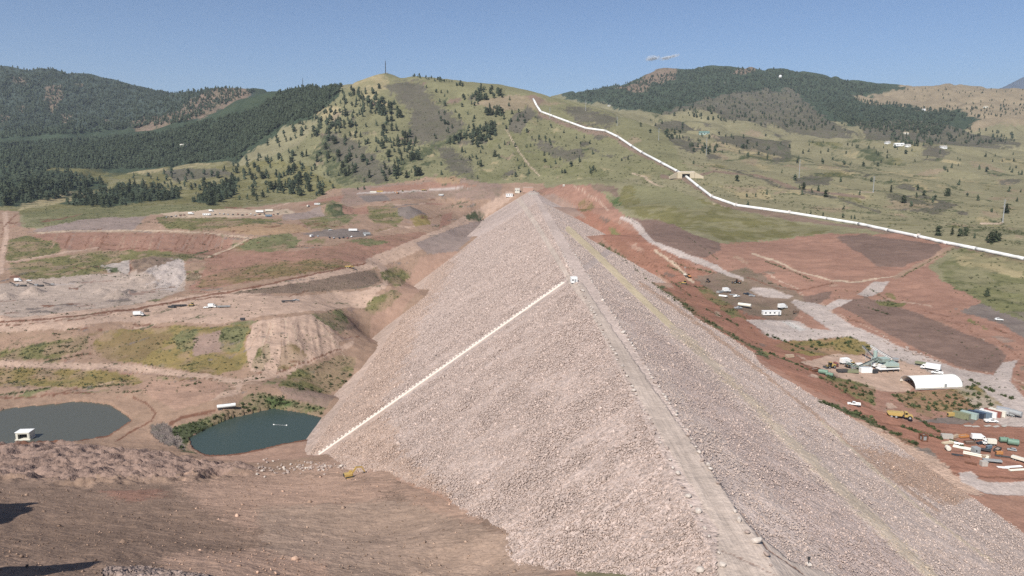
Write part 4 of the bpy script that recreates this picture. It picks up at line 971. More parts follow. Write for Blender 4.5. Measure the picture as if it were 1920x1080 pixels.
scatter([(-20, 312), (560, 312), (620, 370), (400, 392), (40, 398), (-20, 390)], 700, bushes, 1.2, 2.6, 'b'); scatter([(440, 330), (640, 180), (960, 200), (1200, 250), (1560, 400), (1100, 335), (760, 345)], 2400, bushes, 1.2, 3.4, 'b'); scatter([(1200, 230), (1900, 290), (1920, 470), (1500, 400)], 700, bushes, 1.0, 2.2, 'b')
scatter([(350, 340), (660, 340), (640, 372), (420, 388)], 200, bushes, 1.2, 2.4, 'b')

scatter([(0, 420), (280, 410), (600, 385), (860, 350), (890, 400), (700, 560), (640, 640), (560, 730), (420, 740), (0, 735)], 2600, bushes, .5, 1.5, 'b', 1); scatter([(1020, 370), (1080, 350), (1180, 410), (1340, 470), (1560, 530), (1800, 580), (1920, 640), (1920, 790), (1700, 790), (1440, 670), (1240, 530)], 650, bushes, .4, 1.1, 'b', 1)
trees.sort(key=lambda t: -t[3] / math.hypot(t[0], t[1])); bushes.sort(key=lambda t: -t[3] / math.hypot(t[0], t[1]))
for i, (x, y, z, h, k) in enumerate([t for t in trees if t[4] != 'far'][:298]):
    crown, whole = VAR[rng.integers(8)]
    lab, grp = LB[k]
    if i < 70:
        o = bpy.data.objects.new('pine_tree', None)
        for nm_, me in (('trunk', trunk_me), ('crown', crown)):
            c = bpy.data.objects.new(nm_, me); C.objects.link(c); c.parent = o
    else: o = bpy.data.objects.new('pine_tree', whole)
    C.objects.link(o); o.location = (x, y, gz(x, y) - .1); w = h * rng.uniform(1.1, 1.7); o.scale = (w, w, h); o.rotation_euler.z = rng.uniform(0, 6.28)
    tag(o, lab, 'tree', grp)
_near = [t for t in trees if t[4] != 'far'][:298]; _ns = set(id(t) for t in _near)
rest_t = [t for t in trees if id(t) not in _ns]
for i, (x, y, z, h, k) in enumerate(bushes[:298]):
    o = bpy.data.objects.new('bush', BV[rng.integers(5)]); C.objects.link(o); o.location = (x, y, gz(x, y) - .05); o.scale = (h * 1.1, h * 1.1, h); o.rotation_euler.z = rng.uniform(0, 6.28)
    tag(o, 'low green bush in a scrub patch beside the dirt roads', 'bush', 'bushes in the scrub')
def mass(name, items, geos, mat, wide):
    Vs = []; Fs = []; Rn = []; b = 0
    for i, (x, y, z, h, k) in enumerate(items):
        V, Fc = geos[i % len(geos)]; a = rng.uniform(0, 6.28); ca, sa = math.cos(a), math.sin(a); w = h * wide * rng.uniform(.85, 1.25)
        Vs.append(np.stack([x + w * (V[:, 0] * ca - V[:, 1] * sa), y + w * (V[:, 0] * sa + V[:, 1] * ca), z - .1 + h * V[:, 2]], -1))
        Fs.append(np.array(Fc) + b); b += len(V); Rn.append(np.full(len(V), rng.random()))
    V = np.concatenate(Vs); Fc = np.concatenate(Fs).astype(np.int32)
    me = bpy.data.meshes.new(name); me.vertices.add(len(V)); me.vertices.foreach_set('co', V.astype(np.float32).ravel())
    me.loops.add(Fc.size); me.loops.foreach_set('vertex_index', Fc.ravel()); me.polygons.add(len(Fc)); me.polygons.foreach_set('loop_start', np.arange(0, Fc.size, 3, dtype=np.int32))
    at = me.attributes.new('Rnd', 'FLOAT', 'POINT'); at.data.foreach_set('value', np.concatenate(Rn).astype(np.float32))
    me.update(calc_edges=True); me.materials.append(mat)
    o = bpy.data.objects.new(name, me); C.objects.link(o); o['kind'] = 'stuff'; return o
tag(mass('forest', rest_t, SMALL_T, M['pine_s'], 1.4), 'dark pine forest and scattered trees covering the far slopes', 'forest')
tag(mass('scrub', bushes[298:], SMALL_B, M['bush_s'], 1.2), 'low green scrub over the slopes and roadsides', 'scrub')

# ---------------------------------------------------------------- boulders along the crest road
def boulder_geo(seed):
    import bmesh
    bm = bmesh.new(); bmesh.ops.create_icosphere(bm, subdivisions=2, radius=.5)
    r_ = np.random.default_rng(seed); pl = [(Vector(r_.normal(0, 1, 3)).normalized(), r_.uniform(.26, .44)) for _ in range(7)]
    for v in bm.verts:
        for n, d in pl:
            t = v.co.dot(n)
            if t > d: v.co -= n * (t - d) * .9
        v.co += Vector(r_.normal(0, .012, 3)); v.co.z *= .8
    me = bpy.data.meshes.new('boulder'); bm.to_mesh(me); bm.free(); me.materials.append(M['stone'] if seed % 3 else M['stone2']); return me
BM = [boulder_geo(s) for s in range(9)]
def boulder(x, y, s, lab, grp, z=None, pale=True):
    o = bpy.data.objects.new('boulder', BM[rng.integers(9) if pale else 3 * rng.integers(3)]); C.objects.link(o)
    o.location = (x, y, (gz(x, y) if z is None else z) + s * .22); o.scale = (s * rng.uniform(.8, 1.3), s * rng.uniform(.8, 1.2), s); o.rotation_euler = (rng.uniform(-.3, .3), rng.uniform(-.3, .3), rng.uniform(0, 6.28))
    tag(o, lab, 'boulder', grp)
for side, x0, lab, grp in (('L', CL + .5, 'pale boulder edging the crest road on the side of the white conduit', 'boulders on the conduit side of the crest'), ('R', CR - .4, 'pale boulder edging the crest road on the side of the tan ramp', 'boulders on the ramp side of the crest')):
    y = 112.0
    while y < 560:
        if rng.random() < .9: boulder(x0 + rng.normal(0, .3), y, rng.uniform(.5, 1.25) * (1.5 if rng.random() < .12 else 1), lab, grp, ZCR)
        y += rng.uniform(1.6, 4.2) * (1 + y / 900)
for u, v in ((1313, 1072), (1272, 890), (1308, 960)):
    p = P(u, v); boulder(p.x, p.y, 1.5, 'large white boulder at the near edge of the crest road', 'large boulders near the road end')
# ---------------------------------------------------------------- mesh builder
class MB:
    def __init__(s): s.v = []; s.f = []
    def add(s, V, Fc, mat=None):
        b = len(s.v)
        for q in V: s.v.append(tuple(mat @ Vector(q)) if mat else tuple(q))
        s.f += [tuple(i + b for i in f) for f in Fc]; return s
    def box(s, x, y, z, sx, sy, sz, rz=0, ry=0, top=(1, 1), dx=0):      # centre x, y; z = underside
        V = []
        for k, (tx, ty) in enumerate(((1, 1), top)):
            for a, b in ((-1, -1), (1, -1), (1, 1), (-1, 1)): V.append((a * sx / 2 * tx + (dx if k else 0), b * sy / 2 * ty, k * sz))
        m = Matrix.Translation((x, y, z)) @ Matrix.Rotation(rz, 4, 'Z') @ Matrix.Rotation(ry, 4, 'Y')
        return s.add(V, [(3, 2, 1, 0), (4, 5, 6, 7), (0, 1, 5, 4), (1, 2, 6, 5), (2, 3, 7, 6), (3, 0, 4, 7)], m)
    def bar(s, p, q, w, h=None):
        p, q = Vector(p), Vector(q); d = q - p; L = d.length; h = h or w
        m = Matrix.Translation(p) @ d.to_track_quat('X', 'Z').to_matrix().to_4x4()
        V = [(x, y * w / 2, z * h / 2) for x in (0, L) for y, z in ((-1, -1), (1, -1), (1, 1), (-1, 1))]
        return s.add(V, [(0, 1, 2, 3), (7, 6, 5, 4), (0, 4, 5, 1), (1, 5, 6, 2), (2, 6, 7, 3), (3, 7, 4, 0)], m)
    def cyl(s, p, q, r, n=12, r2=None, cap=True):
        p, q = Vector(p), Vector(q); d = q - p; L = d.length; r2 = r if r2 is None else r2
        m = Matrix.Translation(p) @ d.to_track_quat('Z', 'Y').to_matrix().to_4x4()
        V = [(rr * math.cos(6.28318 * i / n), rr * math.sin(6.28318 * i / n), z) for rr, z in ((r, 0), (r2, L)) for i in range(n)]
        Fc = [(i, (i + 1) % n, n + (i + 1) % n, n + i) for i in range(n)]
        if cap: Fc += [tuple(range(n - 1, -1, -1)), tuple(range(n, 2 * n))]
        return s.add(V, Fc, m)
    def prism(s, prof, y0, y1):       # profile in x, z drawn out along y
        n = len(prof); V = [(x, y, z) for y in (y0, y1) for x, z in prof]
        return s.add(V, [(i, (i + 1) % n, n + (i + 1) % n, n + i) for i in range(n)] + [tuple(range(n - 1, -1, -1)), tuple(range(n, 2 * n))])
    def build(s, name, mat, parent=None, bev=0):
        me = bpy.data.meshes.new(name); me.from_pydata(s.v, [], s.f); me.materials.append(mat)
        import bmesh
        bm = bmesh.new(); bm.from_mesh(me); bmesh.ops.recalc_face_normals(bm, faces=bm.faces)
        if bev: bmesh.ops.bevel(bm, geom=[e for e in bm.edges if len(e.link_faces) == 2 and e.calc_face_angle(0) > .6], offset=bev, segments=1, affect='EDGES')
        bm.to_mesh(me); bm.free()
        o = bpy.data.objects.new(name, me); C.objects.link(o)
        if parent: o.parent = parent
        return o
def empty(name):
    o = bpy.data.objects.new(name, None); C.objects.link(o); return o
def copy_tree(o, parent=None):
    c = o.copy(); C.objects.link(c)
    if parent: c.parent = parent
    for ch in list(o.children): copy_tree(ch, c)
    return c
def wheels(root, xs, yw, r=.42, w=.28):
    for x in xs:
        for sy in (-1, 1):
            wobj = MB().cyl((x, sy * (yw - w), r), (x, sy * yw, r), r, 12).build('wheel', M['tyre'], root)
            MB().cyl((x, sy * yw, r), (x, sy * (yw + .02), r), r * .5, 10).build('rim', M['steel'], wobj)

def pickup(col):
    t = empty('pickup_truck')
    b = MB().prism([(-2.8, .5), (-2.8, 1.0), (1.0, 1.05), (2.6, 1.0), (2.8, .85), (2.8, .5)], -.95, .95)
    for sy in (-1, 1): b.box(-1.75, sy * .87, .98, 2.1, .12, .32)
    b.box(-2.74, 0, .98, .1, 1.8, .32)
    b.build('body', M[col], t, .05)
    MB().prism([(-.75, 1.02), (-.65, 1.75), (.55, 1.78), (1.25, 1.03)], -.82, .82).build('cab', M[col], t, .05)
    MB().prism([(.66, 1.72), (.72, 1.72), (1.26, 1.1), (1.2, 1.1)], -.7, .7).build('windscreen', M['glass'], t)
    for sy in (-1, 1): MB().prism([(-.6, 1.15), (-.5, 1.66), (.45, 1.68), (.95, 1.15)], sy * .8, sy * .84).build('side_window', M['glass'], t)
    wheels(t, (-1.75, 1.75), .97); return t
def car(col):
    t = empty('car')
    MB().prism([(-2.3, .4), (-2.35, .95), (-1.2, 1.02), (1.0, 1.0), (2.2, .85), (2.3, .4)], -.9, .9).build('body', M[col], t, .06)
    MB().prism([(-2.1, 1.0), (-1.7, 1.6), (.2, 1.62), (1.0, 1.0)], -.78, .78).build('roof', M[col], t, .05)
    for sy in (-1, 1): MB().prism([(-1.85, 1.08), (-1.55, 1.52), (.15, 1.54), (.75, 1.08)], sy * .77, sy * .80).build('side_window', M['glass'], t)
    MB().prism([(.3, 1.58), (.34, 1.58), (1.0, 1.08), (.95, 1.05)], -.68, .68).build('windscreen', M['glass'], t)
    wheels(t, (-1.45, 1.4), .92, .34, .24); return t
def box_truck(col, L=6.0, cabcol='white'):
    t = empty('box_truck')
    MB().box(-1.0, 0, 1.1, L, 2.45, 2.5).build('cargo_box', M[col], t, .04)
    MB().box(-.2, 0, .75, L + 2.8, .9, .34).build('chassis', M['darksteel'], t)
    x = L / 2 - .8
    MB().prism([(x, .8), (x, 2.6), (x + 1.2, 2.6), (x + 1.7, 1.7), (x + 2.1, 1.6), (x + 2.1, .7)], -1.1, 1.1).build('cab', M[cabcol], t, .05)
    MB().prism([(x + 1.22, 2.5), (x + 1.26, 2.5), (x + 1.71, 1.78), (x + 1.66, 1.75)], -.95, .95).build('windscreen', M['glass'], t)
    for sy in (-1, 1): MB().box(x + .75, sy * 1.11, 1.75, .8, .04, .65).build('side_window', M['glass'], t)
    wheels(t, (-L / 2 + .3, -L / 2 + 1.4, x + 1.2), 1.2, .5, .3); return t
def trailer(col, L=12.0, h=2.7):
    t = empty('semi_trailer')
    MB().box(0, 0, 1.15, L, 2.5, h).build('cargo_box', M[col], t, .05)
    MB().box(0, 0, .85, L - .5, 1.0, .3).build('chassis', M['darksteel'], t)
    MB().box(-L / 2 - .02, 0, 1.3, .05, 2.2, h - .35).build('rear_door', M['grey'], t)
    for sy in (-1, 1): MB().box(L / 2 - 2.5, sy * .8, .05, .15, .15, .85).build('leg', M['darksteel'], t)
    wheels(t, (-L / 2 + 1.2, -L / 2 + 2.4), 1.22, .5, .5); return t
def tanker(col, L=11.0):
    t = empty('tank_trailer')
    MB().cyl((-L / 2, 0, 2.1), (L / 2, 0, 2.1), 1.15, 16).build('tank', M[col], t, .12)
    MB().box(0, 0, .85, L - .4, .9, .3).build('chassis', M['darksteel'], t)
    MB().box(0, 0, 3.2, L * .5, .6, .14).build('walkway', M['steel'], t)
    for sy in (-1, 1): MB().box(L / 2 - 2, sy * .8, .05, .15, .15, .85).build('leg', M['darksteel'], t)
    wheels(t, (-L / 2 + 1, -L / 2 + 2.2), 1.2, .5, .45); return t
def container(col, L=12.2, name='shipping_container'):
    t = empty(name); b = MB(); n = int(L / .6)
    prof = []
    for i in range(n + 1):
        x = -L / 2 + .1 + (L - .2) * i / n; prof.append((x, .05 if i % 2 else 0))
    V = []; Fc = []
    for sy in (-1, 1):
        k = len(V)
        for x, d in prof: V += [(x, sy * (1.2 - d), .15), (x, sy * (1.2 - d), 2.5)]
        Fc += [(k + 2 * i, k + 2 * i + 2, k + 2 * i + 3, k + 2 * i + 1) for i in range(n)]
    b.add(V, Fc); b.box(0, 0, 2.5, L, 2.44, .1); b.box(0, 0, .02, L, 2.44, .14); b.box(-L / 2 + .05, 0, .16, .1, 2.44, 2.34)
    b.build('body', M[col], t)
    d = MB().box(L / 2 - .06, 0, .17, .1, 2.36, 2.32).build('door', M[col], t); MB().bar((L / 2, -.4, .3), (L / 2, -.4, 2.4), .06).bar((L / 2, .4, .3), (L / 2, .4, 2.4), .06).build('lock_rod', M['steel'], d)
    return t
def office(col='white', L=12.0):
    t = empty('site_office')
    MB().box(0, 0, .5, L, 3.2, 2.5).build('wall', M[col], t, .04)
    MB().box(0, 0, 3.0, L + .4, 3.6, .16, 0, 0, (.98, .9)).build('roof', M['white'], t)
    for i in range(int(L / 3)):
        for sy in (-1, 1): MB().box(-L / 2 + 1.6 + 3 * i, sy * 1.61, 1.5, 1.1, .05, .9).build('window', M['glass'], t)
    d = MB().box(L / 2 - 1.4, -1.62, .52, .95, .06, 2.05).build('door', M['grey'], t); MB().box(L / 2 - 1.4, -2.2, .1, 1.4, 1.1, .3).build('step', M['darksteel'], t)
    MB().box(0, 0, 0, L * .9, 2.4, .5).build('base', M['darksteel'], t); return t
def dump_truck(col='yellow'):
    t = empty('dump_truck')
    MB().prism([(-5.4, 2.3), (-4.6, 1.4), (.6, 1.35), (1.3, 3.1), (.9, 3.1), (.5, 2.9), (-4.6, 2.75)], -1.6, 1.6).build('dump_bed', M[col], t, .05)
    MB().box(.6, 0, .9, 9.2, 1.1, .5).build('chassis', M['darksteel'], t)
    MB().prism([(1.7, 1.0), (1.7, 3.3), (3.0, 3.3), (3.4, 2.2), (5.0, 2.0), (5.2, 1.0)], -1.15, 1.15).build('cab', M[col], t, .06)
    MB().prism([(3.03, 3.2), (3.07, 3.2), (3.44, 2.3), (3.4, 2.25)], -1.0, 1.0).build('windscreen', M['glass'], t)
    for sy in (-1, 1): MB().box(2.35, sy * 1.16, 2.2, 1.0, .04, .9).build('side_window', M['glass'], t)
    wheels(t, (-3.6, -1.7, 3.9), 1.5, .9, .65); return t
def excavator(col='yellow', sw=0.0):
    t = empty('excavator')
    for sy in (-1, 1):
        tr = MB().prism([(-2.2, .35), (-1.9, 0), (1.9, 0), (2.2, .35), (2.2, .7), (1.9, 1.0), (-1.9, 1.0), (-2.2, .7)], sy * 1.45 - .3, sy * 1.45 + .3).build('track', M['darksteel'], t)
        MB().box(0, sy * 1.78, .3, 3.4, .05, .4).build('track_frame', M[col], tr)
    h = MB().prism([(-2.3, 1.2), (-2.5, 1.5), (-2.4, 2.5), (1.3, 2.4), (1.5, 1.2)], -1.4, 1.4).box(0, 0, 1.0, 1.6, 1.6, .25).build('house', M[col], t, .06)
    MB().box(-2.55, 0, 1.25, .5, 2.5, 1.1).build('counterweight', M['darksteel'], h)
    cb = MB().box(.8, .85, 1.7, 1.5, 1.0, 1.6, 0, 0, (.85, .9)).build('cab', M[col], h, .05); MB().box(1.50, .85, 2.1, .1, .8, 1.0).box(.8, 1.34, 2.2, 1.0, .06, .85).build('cab_window', M['glass'], cb)
    bo = MB().bar((1.2, -.2, 2.0), (3.6, -.2, 5.0), .55, .8).bar((3.5, -.2, 4.95), (6.2, -.2, 4.6), .5, .65).build('boom', M[col], t)
    MB().bar((6.1, -.2, 4.9), (7.6, -.2, 1.9), .42, .6).build('stick', M[col], t)
    MB().bar((1.4, -.2, 2.6), (3.4, -.2, 4.2), .2).bar((3.6, -.2, 5.5), (5.9, -.2, 5.3), .18).build('hydraulic_ram', M['steel'], t)
    MB().prism([(7.5, 2.0), (8.0, 1.2), (7.4, .3), (6.6, .25), (6.3, 1.0), (7.0, 1.1), (7.2, 1.9)], -.9, .5).build('bucket', M['darksteel'], t); return t
def loader(col='yellow'):
    t = empty('wheel_loader')
    MB().prism([(-3.2, .9), (-3.2, 2.0), (-.6, 2.2), (-.4, 1.0)], -1.0, 1.0).build('engine_cover', M[col], t, .06)
    MB().prism([(-.7, 1.2), (-.7, 3.2), (.5, 3.2), (.8, 1.2)], -.75, .75).build('cab', M['glass'], t, .04); MB().box(-.1, 0, 3.2, 1.4, 1.6, .12).build('cab_roof', M[col], t)
    for sy in (-1, 1): MB().bar((.4, sy * .6, 1.6), (2.8, sy * .6, .8), .25, .35).build('lift_arm', M[col], t)
    MB().prism([(2.7, .2), (2.7, 1.3), (3.0, 1.35), (3.9, .2), (3.8, .1)], -1.5, 1.5).build('bucket', M['darksteel'], t)
    wheels(t, (-2.0, 1.3), 1.3, .8, .6); return t
def dozer(col='yellow'):
    t = empty('bulldozer')
    for sy in (-1, 1): MB().prism([(-1.9, .3), (-1.6, 0), (1.6, 0), (1.9, .3), (1.6, 1.0), (-1.6, 1.1)], sy * 1.1 - .28, sy * 1.1 + .28).build('track', M['darksteel'], t)
    MB().prism([(-1.6, .8), (-1.6, 1.7), (1.7, 1.8), (1.8, .8)], -.8, .8).build('body', M[col], t, .05)
    MB().box(-.6, 0, 1.7, 1.5, 1.5, 1.4, 0, 0, (.9, .9)).build('cab', M['glass'], t); MB().box(-.6, 0, 3.1, 1.6, 1.6, .12).build('cab_roof', M[col], t)
    MB().prism([(2.3, .1), (2.1, .7), (2.3, 1.4), (2.5, 1.4), (2.35, .7), (2.5, .1)], -1.8, 1.8).build('blade', M[col], t); return t
def conveyor(L, h, col='teal'):
    t = empty('conveyor'); b = MB()
    p = (-L / 2, 0, 1.0); q = (L / 2, 0, h)
    for sy in (-.55, .55):
        b.bar((p[0], sy, p[2]), (q[0], sy, q[2]), .14, .2); b.bar((p[0], sy, p[2] - .8), (q[0], sy, q[2] - .8), .14, .16)
        for i in range(10):
            k = i / 10; k2 = (i + 1) / 10; zz = lambda k, o: p[2] + (q[2] - p[2]) * k + o
            b.bar((p[0] + L * k, sy, zz(k, 0)), (p[0] + L * k2, sy, zz(k2, -.8)), .09)
    b.build('truss', M[col], t)
    MB().bar((p[0] - .2, 0, p[2] + .16), (q[0] + .3, 0, q[2] + .16), 1.0, .08).build('belt', M['darksteel'], t)
    for k in (.35, .72):
        for sy in (-.9, .9): MB().bar((p[0] + L * k, sy * .6, p[2] + (h - 1) * k - .8), (p[0] + L * k - .5, sy * 1.4, 0), .18).build('leg', M[col], t)
    MB().box(p[0], 0, p[2], 2.2, 2.0, 1.2, 0, 0, (1.4, 1.3)).build('hopper', M['steel'], t); return t
def screen_plant():
    t = empty('screening_plant')
    MB().box(0, 0, 1.2, 10, 3.2, .5).box(-3, 0, 1.7, 2.5, 3.0, 1.6).build('trailer_frame', M['white'], t, .04)
    for x in (-4.2, -1, 2, 4.4):
        for sy in (-1, 1): MB().box(x, sy * 1.5, 0, .3, .3, 1.25).build('leg', M['darksteel'], t)
    MB().prism([(-2.2, 2.6), (-2.0, 5.0), (4.4, 4.0), (4.6, 2.0)], -1.7, 1.7).build('screen_box', M['teal'], t, .06)
    MB().box(-2.4, 0, 4.9, 3.2, 3.0, 1.6, 0, 0, (1.35, 1.3)).build('feed_hopper', M['teal'], t)
    for sy in (-1, 1): MB().bar((-4.6, sy * 1.7, 2.6), (4.6, sy * 1.7, 2.6), .08).bar((-4.6, sy * 1.7, 3.4), (-2.3, sy * 1.7, 3.4), .07).build('handrail', M['yellow'], t)
    MB().box(3.2, 1.9, .2, 2.6, .5, 2.4).build('control_cabinet', M['grey'], t); return t
def silo():
    t = empty('silo'); MB().cyl((0, 0, 3), (0, 0, 9), 1.5, 16).cyl((0, 0, 1.4), (0, 0, 3), .4, 16, 1.5).build('tank', M['teal'], t)
    for a in range(4): MB().bar((1.2 * math.cos(a * 1.57 + .78), 1.2 * math.sin(a * 1.57 + .78), 0), (1.2 * math.cos(a * 1.57 + .78), 1.2 * math.sin(a * 1.57 + .78), 3.2), .2).build('leg', M['steel'], t)
    MB().bar((1.6, -.2, 0), (1.6, -.2, 9), .07).bar((1.6, .2, 0), (1.6, .2, 9), .07).build('ladder', M['steel'], t); return t
def htank(col, L=4.5, r=1.1):
    t = empty('storage_tank'); MB().cyl((-L / 2, 0, r + .35), (L / 2, 0, r + .35), r, 16).build('tank', M[col], t, .15)
    for x in (-L / 3, L / 3): MB().box(x, 0, 0, .4, r * 1.5, .6).build('saddle', M['darksteel'], t)
    MB().cyl((0, 0, 2 * r + .3), (0, 0, 2 * r + .6), .3, 10).build('hatch', M['steel'], t); return t
def generator(col):
    t = empty('generator'); MB().box(0, 0, .5, 3.6, 1.4, 1.7).build('housing', M[col], t, .06); MB().box(-1.81, 0, .9, .05, 1.0, 1.0).build('louvre', M['darksteel'], t)
    MB().cyl((1.2, 0, 2.2), (1.2, 0, 2.7), .1).build('exhaust', M['steel'], t); wheels(t, (-.6, .3), .8, .32, .2); return t
def plates(col, n=4):
    t = empty('steel_plates')
    for i in range(n): MB().box(.12 * (i % 2), .1 * ((i * 7) % 3), .12 + .1 * i, 5.5, 2.4, .08).build('plate', M[col], t)
    for x in (-1.8, 1.8): MB().box(x, 0, 0, .2, 2.2, .12).build('bearer', M['wood'], t)
    return t
def pipes(col, n=7, L=9, r=.3):
    t = empty('pipe_stack'); k = 0
    for row, c in enumerate((4, 3, 2)):
        for i in range(c):
            if k < n: MB().cyl((-L / 2, (i - (c - 1) / 2) * 2.05 * r, r + .15 + row * 1.75 * r), (L / 2, (i - (c - 1) / 2) * 2.05 * r, r + .15 + row * 1.75 * r), r, 10).build('pipe', M[col], t); k += 1
    for x in (-L / 3, L / 3): MB().box(x, 0, 0, .2, 2.6, .14).build('bearer', M['wood'], t)
    return t
def lumber():
    t = empty('timber_stack')
    for i in range(4): MB().box(.1 * (i % 2), 0, .15 + .36 * i, 4.5, 2.0 - .12 * i, .3).build('layer', M['wood'], t)
    for x in (-1.4, 1.4): MB().box(x, 0, 0, .2, 2.1, .14).build('bearer', M['brownp'], t)
    return t
def skip(col):
    t = empty('skip_bin'); b = MB(); b.box(0, 0, .2, 5.2, 2.2, .15); 
    for sy in (-1, 1): b.box(0, sy * 1.15, .3, 5.6, .1, 1.3)
    for sx in (-1, 1): b.box(sx * 2.75, 0, .3, .1, 2.3, 1.3)
    b.build('body', M[col], t); MB().box(0, 0, .36, 5.0, 2.0, .7).build('rubble_load', M['stone2'], t)
    for sx in (-1, 1): MB().box(sx * 2, 0, 0, .4, 1.8, .2).build('skid', M['darksteel'], t)
    return t
def toilet(col):
    t = empty('portable_cabin'); MB().box(0, 0, .1, 3.4, 3.2, 3.1).build('wall', M[col], t, .05); MB().box(0, 0, 3.2, 3.6, 3.4, .2, 0, 0, (.9, .9)).build('roof', M[col], t)
    MB().box(.5, -1.62, .2, 1.0, .06, 2.1).build('door', M['grey'], t); MB().box(-.9, -1.62, 1.4, .9, .05, .8).build('window', M['glass'], t); MB().box(0, 0, 0, 3.0, 2.8, .12).build('skid', M['darksteel'], t); return t
def light_tower(col='yellow'):
    t = empty('light_tower'); MB().box(0, 0, .5, 2.2, 1.3, 1.1).build('housing', M[col], t, .05); MB().bar((0, 0, 1.6), (0, 0, 7), .14).build('mast', M['steel'], t)
    for sx in (-.5, .5):
        for z in (6.5, 7.1): MB().box(sx, 0, z, .5, .2, .4).build('lamp', M['steel'], t)
    wheels(t, (0,), .8, .35, .2); return t
def frame_crate():
    t = empty('steel_crate'); b = MB()
    for sx in (-1, 1):
        for sy in (-1, 1): b.box(sx * 1.1, sy * 1.1, 0, .5, .5, 3.0)
    for z in (0, 2.6):
        for s in (-1, 1): b.box(0, s * 1.1, z, 1.7, .45, .4); b.box(s * 1.1, 0, z, .45, 1.7, .4)
    b.build('frame', M['rust'], t); MB().box(0, 0, .42, 1.7, 1.7, 2.1).build('panel', M['grey'], t); return t

# ---------------------------------------------------------------- placing
cache = {}
def put(fn, args, u, v, deg, label, cat, group=None, s=1.0, dz=0, name=None):
    key = (fn.__name__, str(args))
    if key in cache: o = copy_tree(cache[key]); 
    else: o = fn(*args); cache[key] = o
    if name: o.name = name
    p = P(u, v); o.location = (p.x, p.y, p.z + dz); o.rotation_euler = (0, 0, R(deg)); o.scale = (s, s, s)
    for k in ('label', 'category', 'group'):
        if k in o: del o[k]
    return tag(o, label, cat, group)

# right-hand yard: crushing plant, shelter, trucks
put(screen_plant, (), 1664, 696, 8, 'pale green screening plant on a white trailer frame in the crushing yard', 'screening plant', s=1.15)
put(conveyor, (15, 5.5, 'teal'), 1622, 692, 18, 'long pale green conveyor rising right towards the screening plant', 'conveyor')
put(conveyor, (9, 7.5, 'steel'), 1630, 676, 125, 'steep grey conveyor pointing up left behind the screening plant', 'conveyor')
put(conveyor, (13, 8.0, 'white'), 1654, 676, 150, 'white conveyor sloping down right behind the screening plant', 'conveyor')
put(silo, (), 1640, 678, 0, 'pale green silo on legs behind the conveyors', 'silo', s=.68)
put(container, ('white', 6.1), 1623, 698, 2, 'short white container in front of the long pale green conveyor', 'container')
put(generator, ('darksteel',), 1640, 700, 20, 'dark generator between the white container and the screening plant', 'generator')
put(generator, ('green',), 1672, 684, 60, 'green generator just behind the screening plant', 'generator')
put(loader, (), 1556, 690, 200, 'yellow wheel loader at the left edge of the crushing yard', 'loader')
put(generator, ('redp',), 1567, 687, 90, 'red generator beside the yellow wheel loader', 'generator')
put(box_truck, ('white', 4.5), 1586, 683, 15, 'small white box truck behind the foot of the long conveyor', 'truck')
put(skip, ('darksteel',), 1579, 698, 5, 'dark skip bin at the foot of the long conveyor', 'skip')
put(skip, ('olive',), 1598, 699, -5, 'olive skip bin beside the dark skip at the long conveyor', 'skip')
put(htank, ('green',), 1543, 702, 150, 'bright green tank left of the yellow loader', 'tank')
put(htank, ('green', 3.6, .9), 1555, 706, 140, 'smaller green tank in front of the bright green one in the crushing yard', 'tank')
put(skip, ('rust',), 1527, 696, 25, 'rusty skip bin at the far left end of the crushing yard', 'skip')
put(box_truck, ('white', 7.0), 1745, 694, 140, 'white box truck parked behind the arched shelter', 'truck')
put(pickup, ('white',), 1757, 701, 150, 'white pickup between the box truck and the arched shelter', 'pickup')
put(trailer, ('olive', 9.0, 1.0), 1733, 687, 140, 'low olive flat trailer behind the white box truck', 'trailer')
put(lumber, (), 1480, 670, 10, 'timber stack on the dirt beside the gravel pad', 'timber stack')
put(screen_plant, (), 1646, 688, 24, 'smaller pale green screening plant left of the main one', 'screening plant', s=.8)
put(conveyor, (10, 4.5, 'teal'), 1604, 694, 170, 'short pale green conveyor at the foot of the long one', 'conveyor')
put(generator, ('white',), 1610, 688, 10, 'white generator beneath the long pale green conveyor', 'generator')
put(skip, ('steel',), 1632, 684, 30, 'steel skip bin under the conveyors of the crushing yard', 'skip')
put(loader, (), 1598, 690, 120, 'yellow wheel loader under the long conveyor', 'loader')
